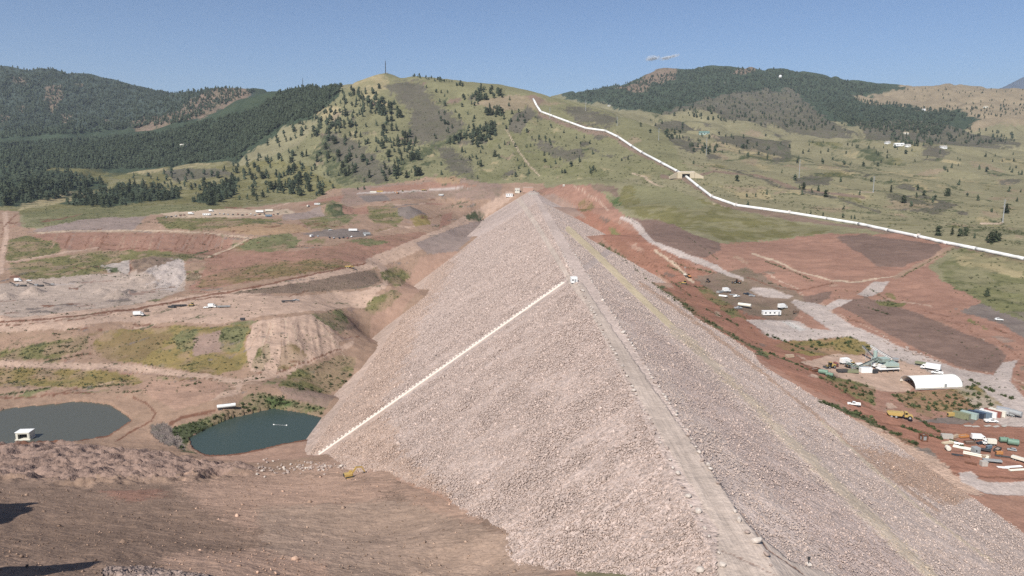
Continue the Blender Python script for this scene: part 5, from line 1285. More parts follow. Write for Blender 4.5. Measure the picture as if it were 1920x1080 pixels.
# arched shelter
def shelter():
    t = empty('arched_shelter'); L, Wd, Hh = 25.5, 12.4, 5.0; n = 22; V = []; Fc = []
    pts = [(-Wd / 2 * math.cos(math.pi * i / n), Hh * math.sin(math.pi * i / n) ** .85) for i in range(n + 1)]
    m_ = 9
    for j in range(m_ + 1):
        x = -L / 2 + L * j / m_; sag = .06 if j % 2 else 0
        for y, z in pts: V.append((x, y * (1 - sag * .15), z * (1 - sag * .2)))
    for j in range(m_):
        for i in range(n): a = j * (n + 1) + i; Fc.append((a, a + 1, a + n + 2, a + n + 1))
    V2 = [(x, y * .985, z * .985) for x, y, z in V]; k = len(V)
    Fc += [tuple(k + i for i in reversed(f)) for f in Fc]
    c = MB().add(V + V2, Fc).build('fabric_cover', M['fabric'], t)
    for q in c.data.polygons: q.use_smooth = True
    e = MB(); 
    pp = [(L / 2 - .3, y * .98, z * .98) for y, z in pts]; e.add(pp, [tuple(range(len(pp)))]); e.build('end_wall', M['fabric'], t)
    for x in (-L / 2 + .05, L / 2 - .05):
        a = MB()
        for (y, z), (y2, z2) in zip(pts[:-1], pts[1:]): a.bar((x, y * 1.005, z * 1.005), (x, y2 * 1.005, z2 * 1.005), .22)
        a.build('end_arch', M['steel'], t)
    d = MB().box(3.5, -6.13, .1, 1.2, .3, 2.3).build('side_door', M['grey'], t)
    for sy in (-1, 1): MB().box(0, sy * 6.25, 0, L, .5, .7).build('footing', M['conc'], t)
    return t
put(shelter, (), 1745, 722, 7, 'white arched fabric shelter with an open dark end', 'shelter')
put(pickup, ('white',), 1601, 760, 160, 'lone white pickup driving on the red haul road below the shelter', 'pickup')
put(dump_truck, (), 1687, 784, -18, 'yellow dump truck on the red haul road below the shelter', 'dump truck')
put(frame_crate, (), 1731, 826, 5, 'rusty square crate with a grey centre standing alone on red dirt', 'crate')
# containers beside the olive scrub
for i, (u, v, col, lab) in enumerate(((1802, 784, 'olive', 'olive container at the left end of the container row'), (1817, 783, 'teal', 'pale green container second in the container row'), (1830, 782, 'navy', 'near black container in the container row'), (1842, 782, 'blue', 'blue container in the middle of the container row'), (1853, 780, 'white', 'white container left of the red one in the row'), (1861, 779, 'redp', 'dark red container between two pale ones'), (1870, 778, 'cream', 'cream container right of the red one in the row'))):
    put(container, (col, 7.0), u, v, -52, lab, 'container', 'containers in the row')
put(pickup, ('white',), 1858, 792, -5, 'white pickup parked in front of the container row', 'pickup')
put(box_truck, ('silver', 5.0, 'grey'), 1884, 779, -40, 'grey box truck at the right end of the container row', 'truck')
put(tanker, ('steel', 7.0), 1899, 781, -60, 'steel tank trailer beyond the grey box truck', 'tanker')
put(generator, ('yellow',), 1783, 782, 10, 'yellow generator left of the container row', 'generator')
for i, u in enumerate((1815, 1829, 1852, 1868, 1884)):
    put(plates, ('conc', 2), u, 799 + (i % 2), 8 * i, 'short stack of pale slabs lying in front of the container row', 'slab stack', 'slab stacks before the container row', s=.6)
# crowded storage yard in the lower right
for fn, a, u, v, deg, lab, cat in (
    (container, ('conc', 6.1), 1775, 822, -10, 'dusty pink grey container at the left end of the storage yard', 'container'),
    (lumber, (), 1792, 820, 30, 'timber stack right of the dusty container', 'timber stack'),
    (skip, ('orange',), 1806, 820, 10, 'orange skip bin along the back of the storage yard', 'skip'),
    (pipes, ('tanp', 7, 7), 1777, 832, 15, 'tan pipe stack in front of the dusty container', 'pipe stack'),
    (pipes, ('white', 5, 7), 1793, 832, -40, 'white pipe stack beside the tan pipes', 'pipe stack'),
    (htank, ('cream', 3.0, 1.3), 1777, 845, 80, 'cream drum tank at the left front of the storage yard', 'tank'),
    (pipes, ('cream', 4, 11, .45), 1808, 842, -38, 'cream long pipes lying beside the dark steel plates', 'pipe stack'),
    (plates, ('darksteel', 3), 1795, 854, -25, 'dark steel plates beside the cream drum tank', 'steel plates'),
    (plates, ('rust', 3), 1808, 856, -25, 'rusty steel plates right of the dark plates', 'steel plates'),
    (plates, ('rust', 2), 1820, 869, -28, 'rusty steel plates lying alone at the front of the yard', 'steel plates'),
    (box_truck, ('white', 5.5), 1834, 825, -10, 'white box truck at the back of the storage yard', 'truck'),
    (pickup, ('navy',), 1840, 833, 5, 'dark pickup in front of the white box truck in the yard', 'pickup'),
    (box_truck, ('cream', 4.5), 1855, 834, 165, 'cream box truck in the middle of the storage yard', 'truck'),
    (generator, ('blue',), 1854, 842, 20, 'blue generator in front of the cream truck', 'generator'),
    (skip, ('darksteel',), 1870, 845, 40, 'dark skip bin between the blue generator and the green tanks', 'skip'),
    (htank, ('green', 4.5, 1.5), 1882, 830, -15, 'green tank on the left of the pair in the storage yard', 'tank'),
    (htank, ('green', 5.5, 1.7), 1899, 835, -25, 'larger green tank on the right of the pair in the storage yard', 'tank'),
    (car, ('silver',), 1897, 845, 150, 'silver car in front of the larger green tank', 'car'),
    (trailer, ('darksteel', 9, .5), 1840, 846, -35, 'black flat trailer in the middle of the storage yard', 'trailer'),
    (pipes, ('cream', 5, 12, .45), 1830, 855, -38, 'cream long pipes in the centre of the storage yard', 'pipe stack'),
    (lumber, (), 1848, 858, 15, 'timber stack behind the grey trailer in the yard', 'timber stack'),
    (trailer, ('grey', 9, .8), 1860, 868, -15, 'grey flat trailer near the front of the storage yard', 'trailer'),
    (generator, ('orange',), 1873, 853, 0, 'orange generator right of the timber in the storage yard', 'generator'),
    (container, ('conc', 3.2), 1844, 873, 0, 'small pale container at the front left of the grey trailer', 'container'),
    (plates, ('white', 2), 1880, 877, -8, 'white slabs at the front edge of the storage yard', 'slab stack'),
    (pipes, ('white', 3, 9), 1900, 876, 8, 'white pipe stack behind the front edge of the yard', 'pipe stack'),
    (pipes, ('cream', 3, 9), 1906, 882, 8, 'cream pipes at the very front of the storage yard', 'pipe stack'),
    (pipes, ('darksteel', 3, 14, .25), 1893, 858, -22, 'long dark pipes running to the picture edge in the yard', 'pipe stack'),
    (trailer, ('cream', 9, 1.2), 1914, 866, -55, 'cream trailer cut by the frame in the storage yard', 'trailer'),
    (skip, ('brownp',), 1818, 832, 0, 'brown skip bin left of the dark pickup', 'skip'),
    (toilet, ('grey',), 1829, 849, 10, 'small grey cabin among the cream pipes', 'cabin')):
    put(fn, a, u, v, deg, lab, cat, s=.74)
# middle yard right of the dam
for fn, a, u, v, deg, lab, cat in (
    (light_tower, ('cream',), 1284, 517, 0, 'cream light tower beside the orange loader on the haul road', 'light tower'),
    (loader, ('orange',), 1291, 520, 100, 'orange wheel loader on the red road right of the dam', 'loader'),
    (dozer, (), 1283, 533, 150, 'yellow bulldozer near the orange loader', 'bulldozer'),
    (dozer, ('brownp',), 1327, 529, 60, 'brown bulldozer standing alone on the red fill', 'bulldozer'),
    (loader, ('rust',), 1381, 531, 170, 'rusty loader at the lower end of the grey path', 'loader'),
    (box_truck, ('white', 4.0), 1362, 548, 20, 'small white box truck at the back of the middle yard', 'truck'),
    (skip, ('steel',), 1350, 549, 40, 'steel skip bin at the left of the middle yard', 'skip'),
    (pipes, ('white', 5, 6), 1356, 556, -40, 'white pipe stack at the left edge of the middle yard', 'pipe stack'),
    (plates, ('steel', 3), 1372, 553, 0, 'steel plates in the middle yard', 'steel plates'),
    (pickup, ('white',), 1381, 557, 30, 'white pickup in the middle yard', 'pickup'),
    (pickup, ('navy',), 1401, 553, -30, 'dark pickup right of the middle yard', 'pickup'),
    (car, ('silver',), 1410, 556, -30, 'silver car beside the dark pickup', 'car'),
    (tanker, ('cream', 9), 1396, 577, -38, 'cream tank trailer below the middle yard', 'tanker'),
    (pickup, ('silver',), 1384, 579, 10, 'silver pickup beside the cream tank trailer', 'pickup'),
    (office, ('white', 12.0), 1446, 591, 3, 'white site office at the edge of the gravel pad', 'site office'),
    (box_truck, ('white', 4.5), 1467, 579, 20, 'white box truck behind the site office', 'truck'),
    (generator, ('brownp',), 1492, 588, 0, 'brown generator at the foot of the grey path', 'generator'),
    (car, ('white',), 1873, 601, -10, 'white car alone on the grey field at the far right', 'car')):
    put(fn, a, u, v, deg, lab, cat)
# crest and upstream
put(toilet, ('white',), 1076, 530, 8, 'white cabin standing alone on the crest road at the top of the conduit', 'cabin', s=.95)
put(excavator, (), 655, 896, 25, 'yellow excavator reaching towards the dam toe in the foreground', 'excavator', s=.78)
put(tanker, ('white', 10.5), 425, 767, 22, 'white tank trailer on the bank between the two ponds', 'tanker')
for fn, a, u, v, deg, lab, cat in (
    (box_truck, ('white', 6.0), 260, 592, 5, 'white box truck at the roadside on the left terrace', 'truck'),
    (trailer, ('darksteel', 12, .6), 336, 575, 10, 'dark flat trailer on the left terrace road', 'trailer'),
    (skip, ('darksteel',), 322, 577, 0, 'dark skip bin left of the flat trailer on the terrace', 'skip'),
    (dozer, (), 360, 574, 180, 'yellow bulldozer between the dark trailer and the white truck', 'bulldozer'),
    (box_truck, ('white', 4.5), 398, 577, 0, 'white box truck further along the terrace road', 'truck'),
    (pickup, ('white',), 388, 578, 5, 'white pickup just left of the farther white truck', 'pickup'),
    (trailer, ('grey', 11, .5), 420, 577, 4, 'grey flat trailer right of the farther white truck', 'trailer'),
    (generator, ('darksteel',), 455, 601, 0, 'dark generator on the edge of the terrace', 'generator'),
    (trailer, ('darksteel', 12, .6), 541, 567, 8, 'dark flat trailer near the bend of the haul road', 'trailer'),
    (pickup, ('silver',), 555, 564, 10, 'silver pickup beside the flat trailer near the road bend', 'pickup'),
    (dump_truck, (), 656, 503, 12, 'yellow dump truck climbing the long haul road on the left', 'dump truck'),
    (generator, ('brownp',), 275, 585, 10, 'brown generator behind the roadside white truck', 'generator')):
    put(fn, a, u, v, deg, lab, cat)
for i, u in enumerate((26, 44, 60, 76, 90)):
    put(conveyor if i % 2 == 0 else skip, (9, 4.5, 'darksteel') if i % 2 == 0 else ('darksteel',), u, 537 - (i == 4), 170 + 5 * i,
        ['dark conveyor at the left end of the quarry machine row', 'dark skip second in the quarry machine row', 'dark conveyor in the middle of the quarry machine row', 'dark skip near the right end of the quarry machine row', 'dark conveyor at the right end of the quarry machine row'][i], 'conveyor' if i % 2 == 0 else 'skip', 'machines on the quarry floor')
put(box_truck, ('white', 5.0), 34, 528, 0, 'white box truck behind the quarry machine row', 'truck')
put(car, ('white',), 55, 527, 0, 'white car behind the quarry machine row', 'car')
# vehicles parked on the upper left terraces
PK = [('pickup', 'white'), ('pickup', 'white'), ('car', 'silver'), ('pickup', 'navy'), ('car', 'white'), ('pickup', 'silver'), ('car', 'redp'), ('car', 'navy')]
def park(row, g, cg):
    for i, (u, v) in enumerate(row):
        k, col = PK[rng.integers(8)]
        put(pickup if k == 'pickup' else car, (col,), u, v, rng.uniform(60, 120), {'white': 'white', 'silver': 'silver', 'navy': 'dark', 'redp': 'red'}[col] + (' pickup ' if k == 'pickup' else ' car ') + g, k, cg)
park([(312, 408), (322, 407), (330, 406), (339, 405), (346, 404), (383, 402), (393, 402), (404, 403), (412, 401), (420, 402), (428, 403), (437, 403), (446, 402), (455, 404), (463, 403), (470, 402), (478, 404), (487, 403), (496, 402), (505, 404), (513, 403), (521, 402)], 'parked in the long row on the upper left terrace', 'vehicles in the long row')
park([(596, 444), (618, 446), (626, 447), (636, 447), (644, 446), (652, 447), (660, 445), (684, 442), (690, 440)], 'parked on the terrace under the green mound', 'vehicles under the green mound')
for fn, a, u, v, deg, lab, cat in (
    (box_truck, ('white', 6), 358, 402, 5, 'white box truck near the left end of the long parking row', 'truck'),
    (office, ('white', 12), 388, 404, 3, 'white site office in the long parking row', 'site office'),
    (box_truck, ('white', 5), 396, 397, 5, 'white box truck behind the site office in the parking row', 'truck'),
    (trailer, ('white', 12), 487, 399, 2, 'white semi trailer behind the right half of the parking row', 'trailer'),
    (trailer, ('cream', 12), 505, 397, 2, 'cream semi trailer at the right end of the parking row', 'trailer'),
    (trailer, ('blue', 10), 504, 407, 0, 'blue trailer in front of the parking row', 'trailer'),
    (office, ('white', 10), 595, 384, 5, 'white site office above the green mound', 'site office'),
    (box_truck, ('cream', 5), 578, 388, 80, 'cream box truck left of the office above the mound', 'truck'),
    (box_truck, ('white', 5), 585, 445, 70, 'white box truck at the left end below the green mound', 'truck'),
    (trailer, ('white', 12), 662, 434, 0, 'white semi trailer alone on the dirt right of the green mound', 'trailer'),
    (trailer, ('grey', 10), 688, 441, 5, 'grey trailer at the right end below the green mound', 'trailer'),
    (pickup, ('white',), 620, 432, 30, 'white pickup at the foot of the green mound', 'pickup'),
    (container, ('cream',), 700, 361, 3, 'cream container on the red shelf below the mast hill', 'container'),
    (container, ('yellow',), 712, 360, 3, 'yellow container on the red shelf below the mast hill', 'container'),
    (dozer, (), 755, 359, 30, 'yellow bulldozer on the red shelf below the mast hill', 'bulldozer'),
    (dump_truck, (), 795, 358, 8, 'yellow dump truck on the red shelf below the mast hill', 'dump truck'),
    (excavator, ('orange',), 745, 363, 150, 'orange excavator on the red shelf below the mast hill', 'excavator'),
    (office, ('white', 9), 827, 367, 5, 'white site office alone on the brown slope by the far dam end', 'site office')):
    put(fn, a, u, v, deg, lab, cat)
# ---------------------------------------------------------------- floating raft and boom in the ponds
def raft():
    t = empty('pump_barge')
    MB().box(0, 0, -.3, 11.0, 8.6, 1.0).build('hull', M['cream'], t, .1)
    b = MB(); b.box(0, 3.6, .7, 10.0, .4, 5.2); b.box(-4.8, 0, .7, .4, 7.0, 5.2); b.box(4.8, 0, .7, .4, 7.0, 5.2); b.box(0, -3.55, 4.7, 9.2, .3, 1.2); b.box(-3.95, -3.55, .7, 1.3, .3, 4.0); b.box(3.95, -3.55, .7, 1.3, .3, 4.0); b.build('wall', M['cream'], t, .04)
    MB().box(0, 0, 5.9, 10.8, 8.0, .35, 0, 0, (.98, .96)).build('roof', M['white'], t, .05)
    MB().box(-1.0, .6, .7, 3.0, 1.6, 1.5).build('pump', M['darksteel'], t)
    MB().box(0, 3.35, .75, 9.0, .06, 5.0).build('recess_shade', M['darksteel'], t)  # dark sheet on the rear wall puts the open bay's shade into colour
    for s in (-1, 1): MB().bar((s * 5.3, -4.1, .7), (s * 5.3, -4.1, 1.7), .08).bar((s * 5.3, -4.1, 1.7), (s * 5.3, 4.1, 1.7), .07).build('handrail', M['steel'], t)
    return t
o = raft(); x, y, z = at_z(48, 822, ZPL); o.location = (x, y, ZPL); o.rotation_euler.z = R(5); o.scale = (.74, .74, .74); tag(o, 'cream pump barge with a dark open front floating on the left pond', 'barge')
o = empty('float_line'); x, y, z = at_z(525, 797, ZPR); o.location = (x, y, ZPR); o.rotation_euler.z = R(-8)
for k in range(7): MB().cyl((-4.2 + 1.3 * k, .15 * math.sin(k), .05), (-3.4 + 1.3 * k, .15 * math.sin(k + 1), .05), .16 if k not in (0, 6) else .35, 8).build('float', M['white' if k in (0, 6) else 'grey'], o)
MB().bar((-4.3, 0, .02), (4.6, 0, .02), .06).build('rope', M['grey'], o)
tag(o, 'thin line of floats drifting on the right pond', 'float line')

# ---------------------------------------------------------------- white stepped conduit down the upstream face
T = dam_at(1058, 530, 'L'); B = dam_at(598, 853, 'L')
T, B = Vector(T), Vector(B); dv = B - T; n_seg = 74
o = empty('stepped_conduit'); o.location = T
ax = dv.normalized(); side = Vector((0, 0, 1)).cross(ax).normalized(); up = ax.cross(side) if ax.cross(side).z > 0 else -ax.cross(side)
rot = Matrix((ax, side, up)).transposed().to_4x4()
MB().add([(0, -.8, -.6), (dv.length, -.8, -.6), (dv.length, .8, -.6), (0, .8, -.6), (0, -.8, .35), (dv.length, -.8, .35), (dv.length, .8, .35), (0, .8, .35)],
         [(3, 2, 1, 0), (4, 5, 6, 7), (0, 1, 5, 4), (1, 2, 6, 5), (2, 3, 7, 6), (3, 0, 4, 7)], rot).build('trough', M['concl'], o)
st = MB().box(0, 0, .1, 1.35, 1.2, .9, 0, 0, (.8, .8)).build('weight_block', M['concl'], o, .08)
for k in range(n_seg):
    c = st if k == 0 else st.copy()
    if k: C.objects.link(c); c.parent = o
    q = ax * (dv.length * (k + .5) / n_seg) + side * (-.95 if side.y < 0 else .95); c.location = q; c.rotation_euler = (rot @ Matrix.Rotation(rng.uniform(-.4, .4), 4, 'Z')).to_euler(); c.scale = (rng.uniform(.7, 1.15), rng.uniform(.7, 1.15), rng.uniform(.6, 1.15))
tag(o, 'white line of concrete blocks running diagonally down the pale face of the dam', 'conduit')

# ---------------------------------------------------------------- far abutment
def block(name, u, v, deg, L, Wd, Hh, mat, label, cat, extra=None):
    t = empty(name); p = P(u, v); t.location = p; t.rotation_euler.z = R(deg)
    MB().box(0, 0, -1, L, Wd, Hh + 1).build('wall', M[mat], t, .1)
    MB().box(0, 0, Hh, L + .6, Wd + .6, .5).build('coping', M['concl'], t)
    if extra: extra(t, L, Wd, Hh)
    return tag(t, label, cat)
def wins(t, L, Wd, Hh):
    for i in range(3): MB().box(-L / 3 + i * L / 3, -Wd / 2 - .05, Hh * .4, L / 8, .1, Hh * .3).build('window', M['glass'], t)
block('concrete_house', 955, 368, 3, 13, 8, 5, 'white', 'low white concrete house left of the far end of the crest', 'building', wins)
block('concrete_block', 970, 361, 0, 9, 8, 8, 'cream', 'cream concrete block closing the far end of the crest', 'block', wins)
block('cut_wall', 990, 360, 0, 19, 3, 9, 'pink', 'reddish sprayed cut wall right of the far crest end', 'wall')
block('guard_wall', 1000, 364, 0, 16, 1.0, 1.6, 'conc', 'long low grey guard wall in front of the reddish cut wall', 'wall')
put(toilet, ('cream',), 1057, 350, 0, 'small cream hut on the track above the right end of the dam', 'hut')

# ---------------------------------------------------------------- white pipeline with its road portal
def chain(pts, step=7):
    out = []
    for (x1, y1), (x2, y2) in zip(pts[:-1], pts[1:]):
        n = max(1, int(math.hypot(x2 - x1, y2 - y1) / step)); out += [(x1 + (x2 - x1) * i / n, y1 + (y2 - y1) * i / n) for i in range(n)]
    return out + [pts[-1]]
pl_pts = [(1000, 187), (1006, 199), (1014, 211), (1036, 219), (1068, 231), (1098, 242), (1135, 247), (1158, 258), (1185, 276), (1204, 288), (1240, 307), (1270, 323), (1284, 331), (1310, 352), (1335, 371), (1380, 387), (1430, 394), (1480, 401), (1550, 412), (1610, 422), (1665, 434), (1722, 446), (1775, 458), (1830, 469), (1920, 488), (2060, 516)]
o = empty('pipeline'); o.location = P(1284, 331)
base = Vector(o.location)
def tube(path, r, n=10):
    m = MB(); V = []
    for i, p in enumerate(path):
        d = (path[min(i + 1, len(path) - 1)][0] - path[max(i - 1, 0)][0]); d.z = 0 if d.length == 0 else d.z; d.normalize()
        s_ = d.cross(Vector((0, 0, 1))).normalized(); u_ = s_.cross(d)
        rr = path[i][1]
        V += [tuple(p[0] + s_ * rr * math.cos(6.28318 * k / n) + u_ * rr * math.sin(6.28318 * k / n)) for k in range(n)]
    Fc = [(i * n + k, i * n + (k + 1) % n, (i + 1) * n + (k + 1) % n, (i + 1) * n + k) for i in range(len(path) - 1) for k in range(n)]
    Fc += [tuple(range(n - 1, -1, -1)), tuple(range((len(path) - 1) * n, len(path) * n))]
    return m.add(V, Fc)
def prad(p): return 1.55 + 1.1 * min(1, max(0, (p.y - 600) / 1200))
for (a, b_) in zip(pl_pts[:-1], pl_pts[1:]):
    path = []
    for q in chain([a, b_], 6):
        p = P(*q); r = prad(p); path.append((p - base + Vector((0, 0, r * .8)), r))
    s = tube(path, 1).build('pipe_segment', M['pipe'], o)
    for q in s.data.polygons: q.use_smooth = True
for u, v in ((1158, 258), (1204, 288), (1335, 371), (1480, 401), (1722, 446), (1380, 387)):
    p = P(u, v); r = prad(p); MB().box(*(p - base)[:2], p.z - base.z - .5, 2.4, 2.4, 2 * r + 1.2, .6).build('anchor_block', M['concl'], o, .1)
tag(o, 'long white pipeline winding down the grassy hill to the right', 'pipeline')
def portal():
    t = empty('culvert_portal')
    MB().box(0, 0, 6.0, 30, 4, 1.6).box(-10.2, 0, -3, 7.6, 4, 9).box(10.2, 0, -3, 7.6, 4, 9).box(0, 0, 4.6, 12.8, 3.6, 1.4).build('headwall', M['tanp'], t, .1)
    for s in (-1, 1): MB().add([(s * 14, -1, 7.6), (s * 28, -12, .5), (s * 28, -12, -3), (s * 14, -1, -3), (s * 14.8, .4, 7.6), (s * 28.8, -10.6, .5), (s * 28.8, -10.6, -3), (s * 14.8, .4, -3)], [(0, 1, 2, 3), (7, 6, 5, 4), (0, 4, 5, 1), (3, 2, 6, 7), (1, 5, 6, 2), (0, 3, 7, 4)]).build('wing_wall', M['tanp'], t)
    MB().box(0, 5, -2, 12.8, 5.5, 6.6).build('opening_shade', M['darksteel'], t); MB().box(0, 0, 7.7, 28, .4, 1.0).build('guard_rail', M['concl'], t); return t  # dark block fills the opening, its shade put into the colour
put(portal, (), 1286, 333, -8, 'timber faced road portal with splayed wing walls crossing the pipeline', 'portal', s=.95, dz=1.5)

# ---------------------------------------------------------------- masts, power poles, houses on the hills
def mast(h):
    t = empty('lattice_mast'); b = MB(); w = h * .035
    for a in range(3):
        x, y = w * math.cos(a * 2.094), w * math.sin(a * 2.094); b.bar((x, y, 0), (x * .35, y * .35, h), h * .02)
    for k in range(12):
        z = h * k / 12; s = 1 - .65 * k / 12; s2 = 1 - .65 * (k + 1) / 12
        for a in range(3): b.bar((w * s * math.cos(a * 2.094), w * s * math.sin(a * 2.094), z), (w * s2 * math.cos(a * 2.094 + 2.094), w * s2 * math.sin(a * 2.094 + 2.094), z + h / 12), h * .012)
    b.build('lattice', M['darksteel'], t); MB().bar((0, 0, h * .98), (0, 0, h * 1.12), h * .015).build('antenna', M['darksteel'], t)
    for z in (.55, .8): MB().cyl((w * .5, -w * .6, h * z), (w * .5, -w * 1.1, h * z), h * .035, 12).build('dish', M['darksteel'], t)
    MB().box(h * .12, 0, 0, h * .12, h * .1, h * .08).build('equipment_hut', M['grey'], t); return t
put(mast, (36,), 723, 135, 0, 'tall dark lattice mast on the top of the central hill', 'mast')
put(mast, (27,), 568, 156, 0, 'small dark lattice mast on the lower hilltop left of the tall one', 'mast')
def power_pole(h):
    t = empty('power_pole'); MB().cyl((0, 0, -1), (0, 0, h), .55, 10, .32).build('pole', M['steel'], t)
    for z in (.98, .86, .74):
        a = MB().bar((-2.6, 0, h * z), (2.6, 0, h * z), .28).build('crossarm', M['steel'], t)
        for s in (-1, 1): MB().cyl((s * 2.5, 0, h * z - 1.2), (s * 2.5, 0, h * z), .14, 8).build('insulator', M['conc'], a)
    MB().cyl((0, 0, -1), (0, 0, .8), 1.0, 12).build('footing', M['conc'], t); return t
for u, v, px, lab in ((1031, 222, 20, 'beside the top of the pipeline'), (1098, 208, 20, 'on the skyline notch right of the hill'), (1157, 236, 16, 'above the bend of the pipeline'), (1235, 263, 22, 'by the cluster of dark trees above the portal'), (1324, 291, 32, 'below the green roofed house'), (1498, 334, 34, 'in the middle of the dry grassland'), (1637, 361, 30, 'at the end of a short tan pad'), (1880, 417, 42, 'at the right edge beside a brown pad')):
    p = P(u, v); h = px / F * p.y; put(power_pole, (round(h),), u, v, 35, 'pale steel power pole ' + lab, 'power pole', 'power poles over the grassland')
def house(L, Wd, Hh, wall, roof):
    t = empty('house'); MB().box(0, 0, -1.5, L, Wd, Hh + 1.5).build('wall', M[wall], t)
    r = MB().prism([(-L / 2 - .5, 0), (-L / 2 - .5, .2), (0, .2)], 0, .1); r = MB()
    r.add([(-L / 2 - .5, -Wd / 2 - .6, Hh - .1), (L / 2 + .5, -Wd / 2 - .6, Hh - .1), (L / 2 + .5, Wd / 2 + .6, Hh - .1), (-L / 2 - .5, Wd / 2 + .6, Hh - .1), (-L / 2 - .5, 0, Hh + Wd * .28), (L / 2 + .5, 0, Hh + Wd * .28)], [(0, 1, 5, 4), (2, 3, 4, 5), (0, 4, 3), (1, 2, 5), (3, 2, 1, 0)])
    ro = r.build('roof', M[roof], t); MB().box(L * .25, Wd * .2, Hh, .9, .9, Wd * .28 + 1).build('chimney', M['conc'], ro)
    for i in range(3): MB().box(-L / 3 + i * L / 3, -Wd / 2 - .05, Hh * .35, L / 9, .1, Hh * .35).build('window', M['glass'], t)
    MB().box(L / 6, -Wd / 2 - .05, -.2, 1.1, .1, 2.2).build('door', M['brownp'], t); return t
for a, u, v, deg, lab in (
    ((24, 10, 5, 'cream', 'cream'), 346, 275, 5, 'pale house in the dark forest on the left'), ((26, 10, 5, 'teal', 'roofg'), 1320, 252, 0, 'green roofed house on the grassland beyond the pipeline'),
    ((34, 9, 4, 'white', 'white'), 1689, 273, 4, 'long white house at the foot of the brown wooded slope'), ((12, 8, 4, 'white', 'conc'), 1664, 269, 4, 'small white house left of the long white one'),
    ((12, 8, 4, 'white', 'conc'), 1702, 275, -4, 'small white house right of the long white one'), ((14, 10, 5, 'white', 'white'), 1732, 207, 0, 'white house at the upper edge of the dark forest on the right'),
    ((16, 10, 5, 'cream', 'conc'), 1142, 199, 10, 'cream house under the forest in the notch right of the hill'), ((20, 10, 5, 'cream', 'tanp'), 1848, 202, 0, 'cream house among the trees on the far tan hill'),
    ((16, 9, 4, 'white', 'conc'), 1768, 278, 0, 'small white house by the hedge right of the long white one'), ((16, 9, 4, 'cream', 'tanp'), 1698, 251, 0, 'cream house among trees above the long white one'), ((14, 9, 4, 'cream', 'conc'), 1360, 156, 0, 'small house in a clearing high on the right mountain')):
    put(house, a, u, v, deg, lab, 'house')
def dome():
    t = empty('radar_dome'); m = MB(); n = 16; V = []; Fc = []
    for j in range(8):
        ph = -.5 + j / 7 * 2.07
        for i in range(n): V.append((9 * math.cos(ph) * math.cos(6.28318 * i / n), 9 * math.cos(ph) * math.sin(6.28318 * i / n), 9 + 9 * math.sin(ph)))
    for j in range(7):
        for i in range(n): Fc.append((j * n + i, j * n + (i + 1) % n, (j + 1) * n + (i + 1) % n, (j + 1) * n + i))
    d = m.add(V, Fc).build('shell', M['white'], t)
    for q in d.data.polygons: q.use_smooth = True
    MB().cyl((0, 0, -2), (0, 0, 5), 8.2, 16).build('base', M['conc'], t); return t
put(dome, (), 1463, 146, 0, 'white dome on the forested mountain on the right', 'dome')
# instrument post at the near end of the crest
def post():
    t = empty('instrument_post'); MB().cyl((0, 0, -.3), (0, 0, 1.5), .09, 10).build('post', M['darksteel'], t); MB().box(0, 0, 1.0, .45, .3, .6).build('instrument_box', M['darksteel'], t)
    MB().box(0, 0, -.1, .9, .9, .35).build('base', M['concl'], t); return t
put(post, (), 1516, 1058, 10, 'dark instrument post on a white base beside the near crest road', 'instrument post', s=.9)
# rocks piled along the foot of the foreground slope
for k in range(150):
    t_ = rng.random(); u = 482 + 165 * t_; v = 880 - 6 * t_ + rng.normal(0, 7) * (1 - .5 * t_); p = P(u, v)
    boulder(p.x, p.y, rng.uniform(.4, 1.5), 'pale broken rock in the rock pile left of the yellow excavator', 'rocks in the pile', None, k % 3 == 0)
for k in range(26):
    u = rng.uniform(1655, 1745); v = 645 + (u - 1665) * .33 + rng.normal(0, 4); p = P(u, v); boulder(p.x, p.y, rng.uniform(.9, 2.2), 'pale boulder on the grey gravel strip behind the crushing yard', 'boulders on the gravel strip', None, False)

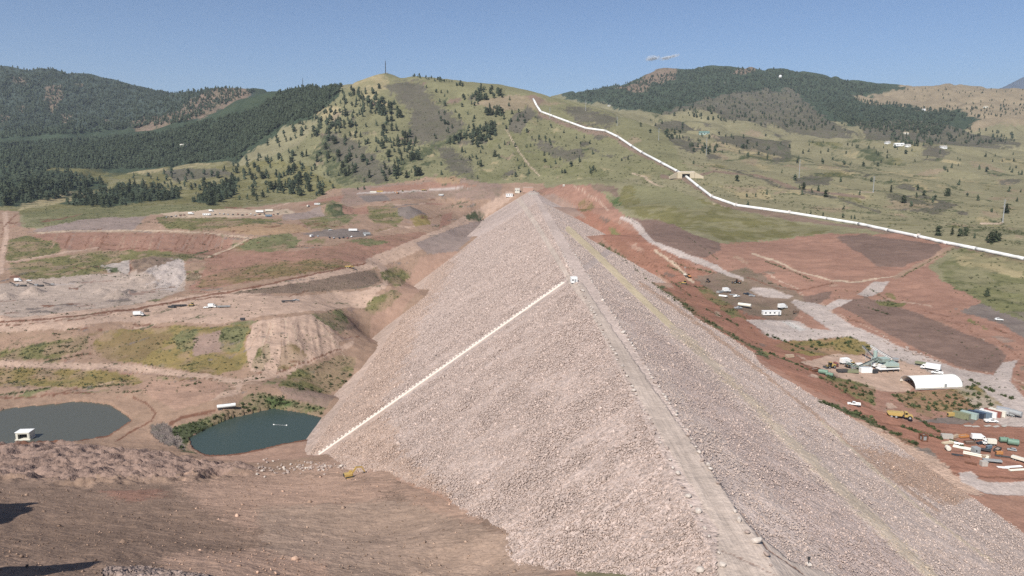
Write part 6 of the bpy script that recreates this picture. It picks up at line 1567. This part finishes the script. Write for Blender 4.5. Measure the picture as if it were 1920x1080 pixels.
# ---------------------------------------------------------------- cloud, far blue mountain and the air between
def cloud():
    import bmesh
    bm = bmesh.new(); r_ = np.random.default_rng(5)
    m, nt, b = new_mat('cloud'); nt.nodes.remove(b)
    df = N(nt, 'ShaderNodeBsdfDiffuse'); tl = N(nt, 'ShaderNodeBsdfTranslucent'); tp = N(nt, 'ShaderNodeBsdfTransparent')
    for q in (df, tl): q.inputs['Color'].default_value = (.97, .97, .98, 1)
    m1 = N(nt, 'ShaderNodeMixShader'); m1.inputs[0].default_value = .5; nt.links.new(df.outputs[0], m1.inputs[1]); nt.links.new(tl.outputs[0], m1.inputs[2])
    tc = nt.nodes.new('ShaderNodeTexCoord'); n = N(nt, 'ShaderNodeTexNoise', Scale=.014, Detail=7.0, Roughness=.7); nt.links.new(tc.outputs['Object'], n.inputs['Vector'])
    m2 = N(nt, 'ShaderNodeMixShader'); nt.links.new(rng_(nt, n.outputs[0], .38, .70, 0, .5), m2.inputs[0]); nt.links.new(tp.outputs[0], m2.inputs[1]); nt.links.new(m1.outputs[0], m2.inputs[2])
    nt.links.new(m2.outputs[0], nt.nodes['Material Output'].inputs['Surface'])
    for k in range(26):
        if k < 11: x, z, s = r_.normal(-330, 110), r_.normal(-45, 22), 110
        else: x, z, s = r_.normal(230, 170), 0, 100; z = 20 + .22 * (x - 230) + r_.normal(0, 22)
        s *= r_.uniform(.6, 1.3)
        bmesh.ops.create_icosphere(bm, subdivisions=2, radius=1.0, matrix=Matrix.Translation((x, r_.normal(0, 90), z)) @ Matrix.Rotation(-.2, 4, 'Y') @ Matrix.Diagonal((s * 1.3, s, s * .42, 1)))
    me = bpy.data.meshes.new('cloud'); bm.to_mesh(me); bm.free(); me.materials.append(m)
    o = bpy.data.objects.new('cloud', me); C.objects.link(o); o.location = at_y(1242, 108, 26000); o.rotation_euler.z = .1; return o
tag(cloud(), 'small thin white cloud above the right mountain', 'cloud', None, 'stuff')
_d = 13000.0; nx = 90; ny = 40
bx = np.linspace(-1, 1, nx)[None, :].repeat(ny, 0); by = np.linspace(-1, 1, ny)[:, None].repeat(nx, 1)
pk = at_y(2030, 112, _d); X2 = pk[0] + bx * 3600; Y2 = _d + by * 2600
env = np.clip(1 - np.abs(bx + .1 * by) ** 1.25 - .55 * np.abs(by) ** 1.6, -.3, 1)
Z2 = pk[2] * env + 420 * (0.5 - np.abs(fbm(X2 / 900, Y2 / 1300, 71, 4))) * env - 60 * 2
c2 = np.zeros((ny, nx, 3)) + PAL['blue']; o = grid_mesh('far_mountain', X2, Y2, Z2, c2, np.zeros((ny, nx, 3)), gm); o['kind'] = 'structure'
hz, nth, bh = new_mat('haze'); nth.nodes.remove(bh)
vs_ = nth.nodes.new('ShaderNodeVolumePrincipled'); vs_.inputs['Color'].default_value = (.80, .90, 1.0, 1); vs_.inputs['Density'].default_value = HAZE; vs_.inputs['Anisotropy'].default_value = 0.1
nth.links.new(vs_.outputs[0], nth.nodes['Material Output'].inputs['Volume'])
zt = float(max(ZZ.max(), Z2.max(), CZ)) + 60; zb = float(min(ZZ.min(), Z2.min())) - 1
h = MB().add([(a, b, c) for c in (zb, zt) for a, b in ((-14000, -400), (14000, -400), (14000, 17000), (-14000, 17000))], [(3, 2, 1, 0), (4, 5, 6, 7), (0, 1, 5, 4), (1, 2, 6, 5), (2, 3, 7, 6), (3, 0, 4, 7)]).build('haze', hz)
h['kind'] = 'stuff'
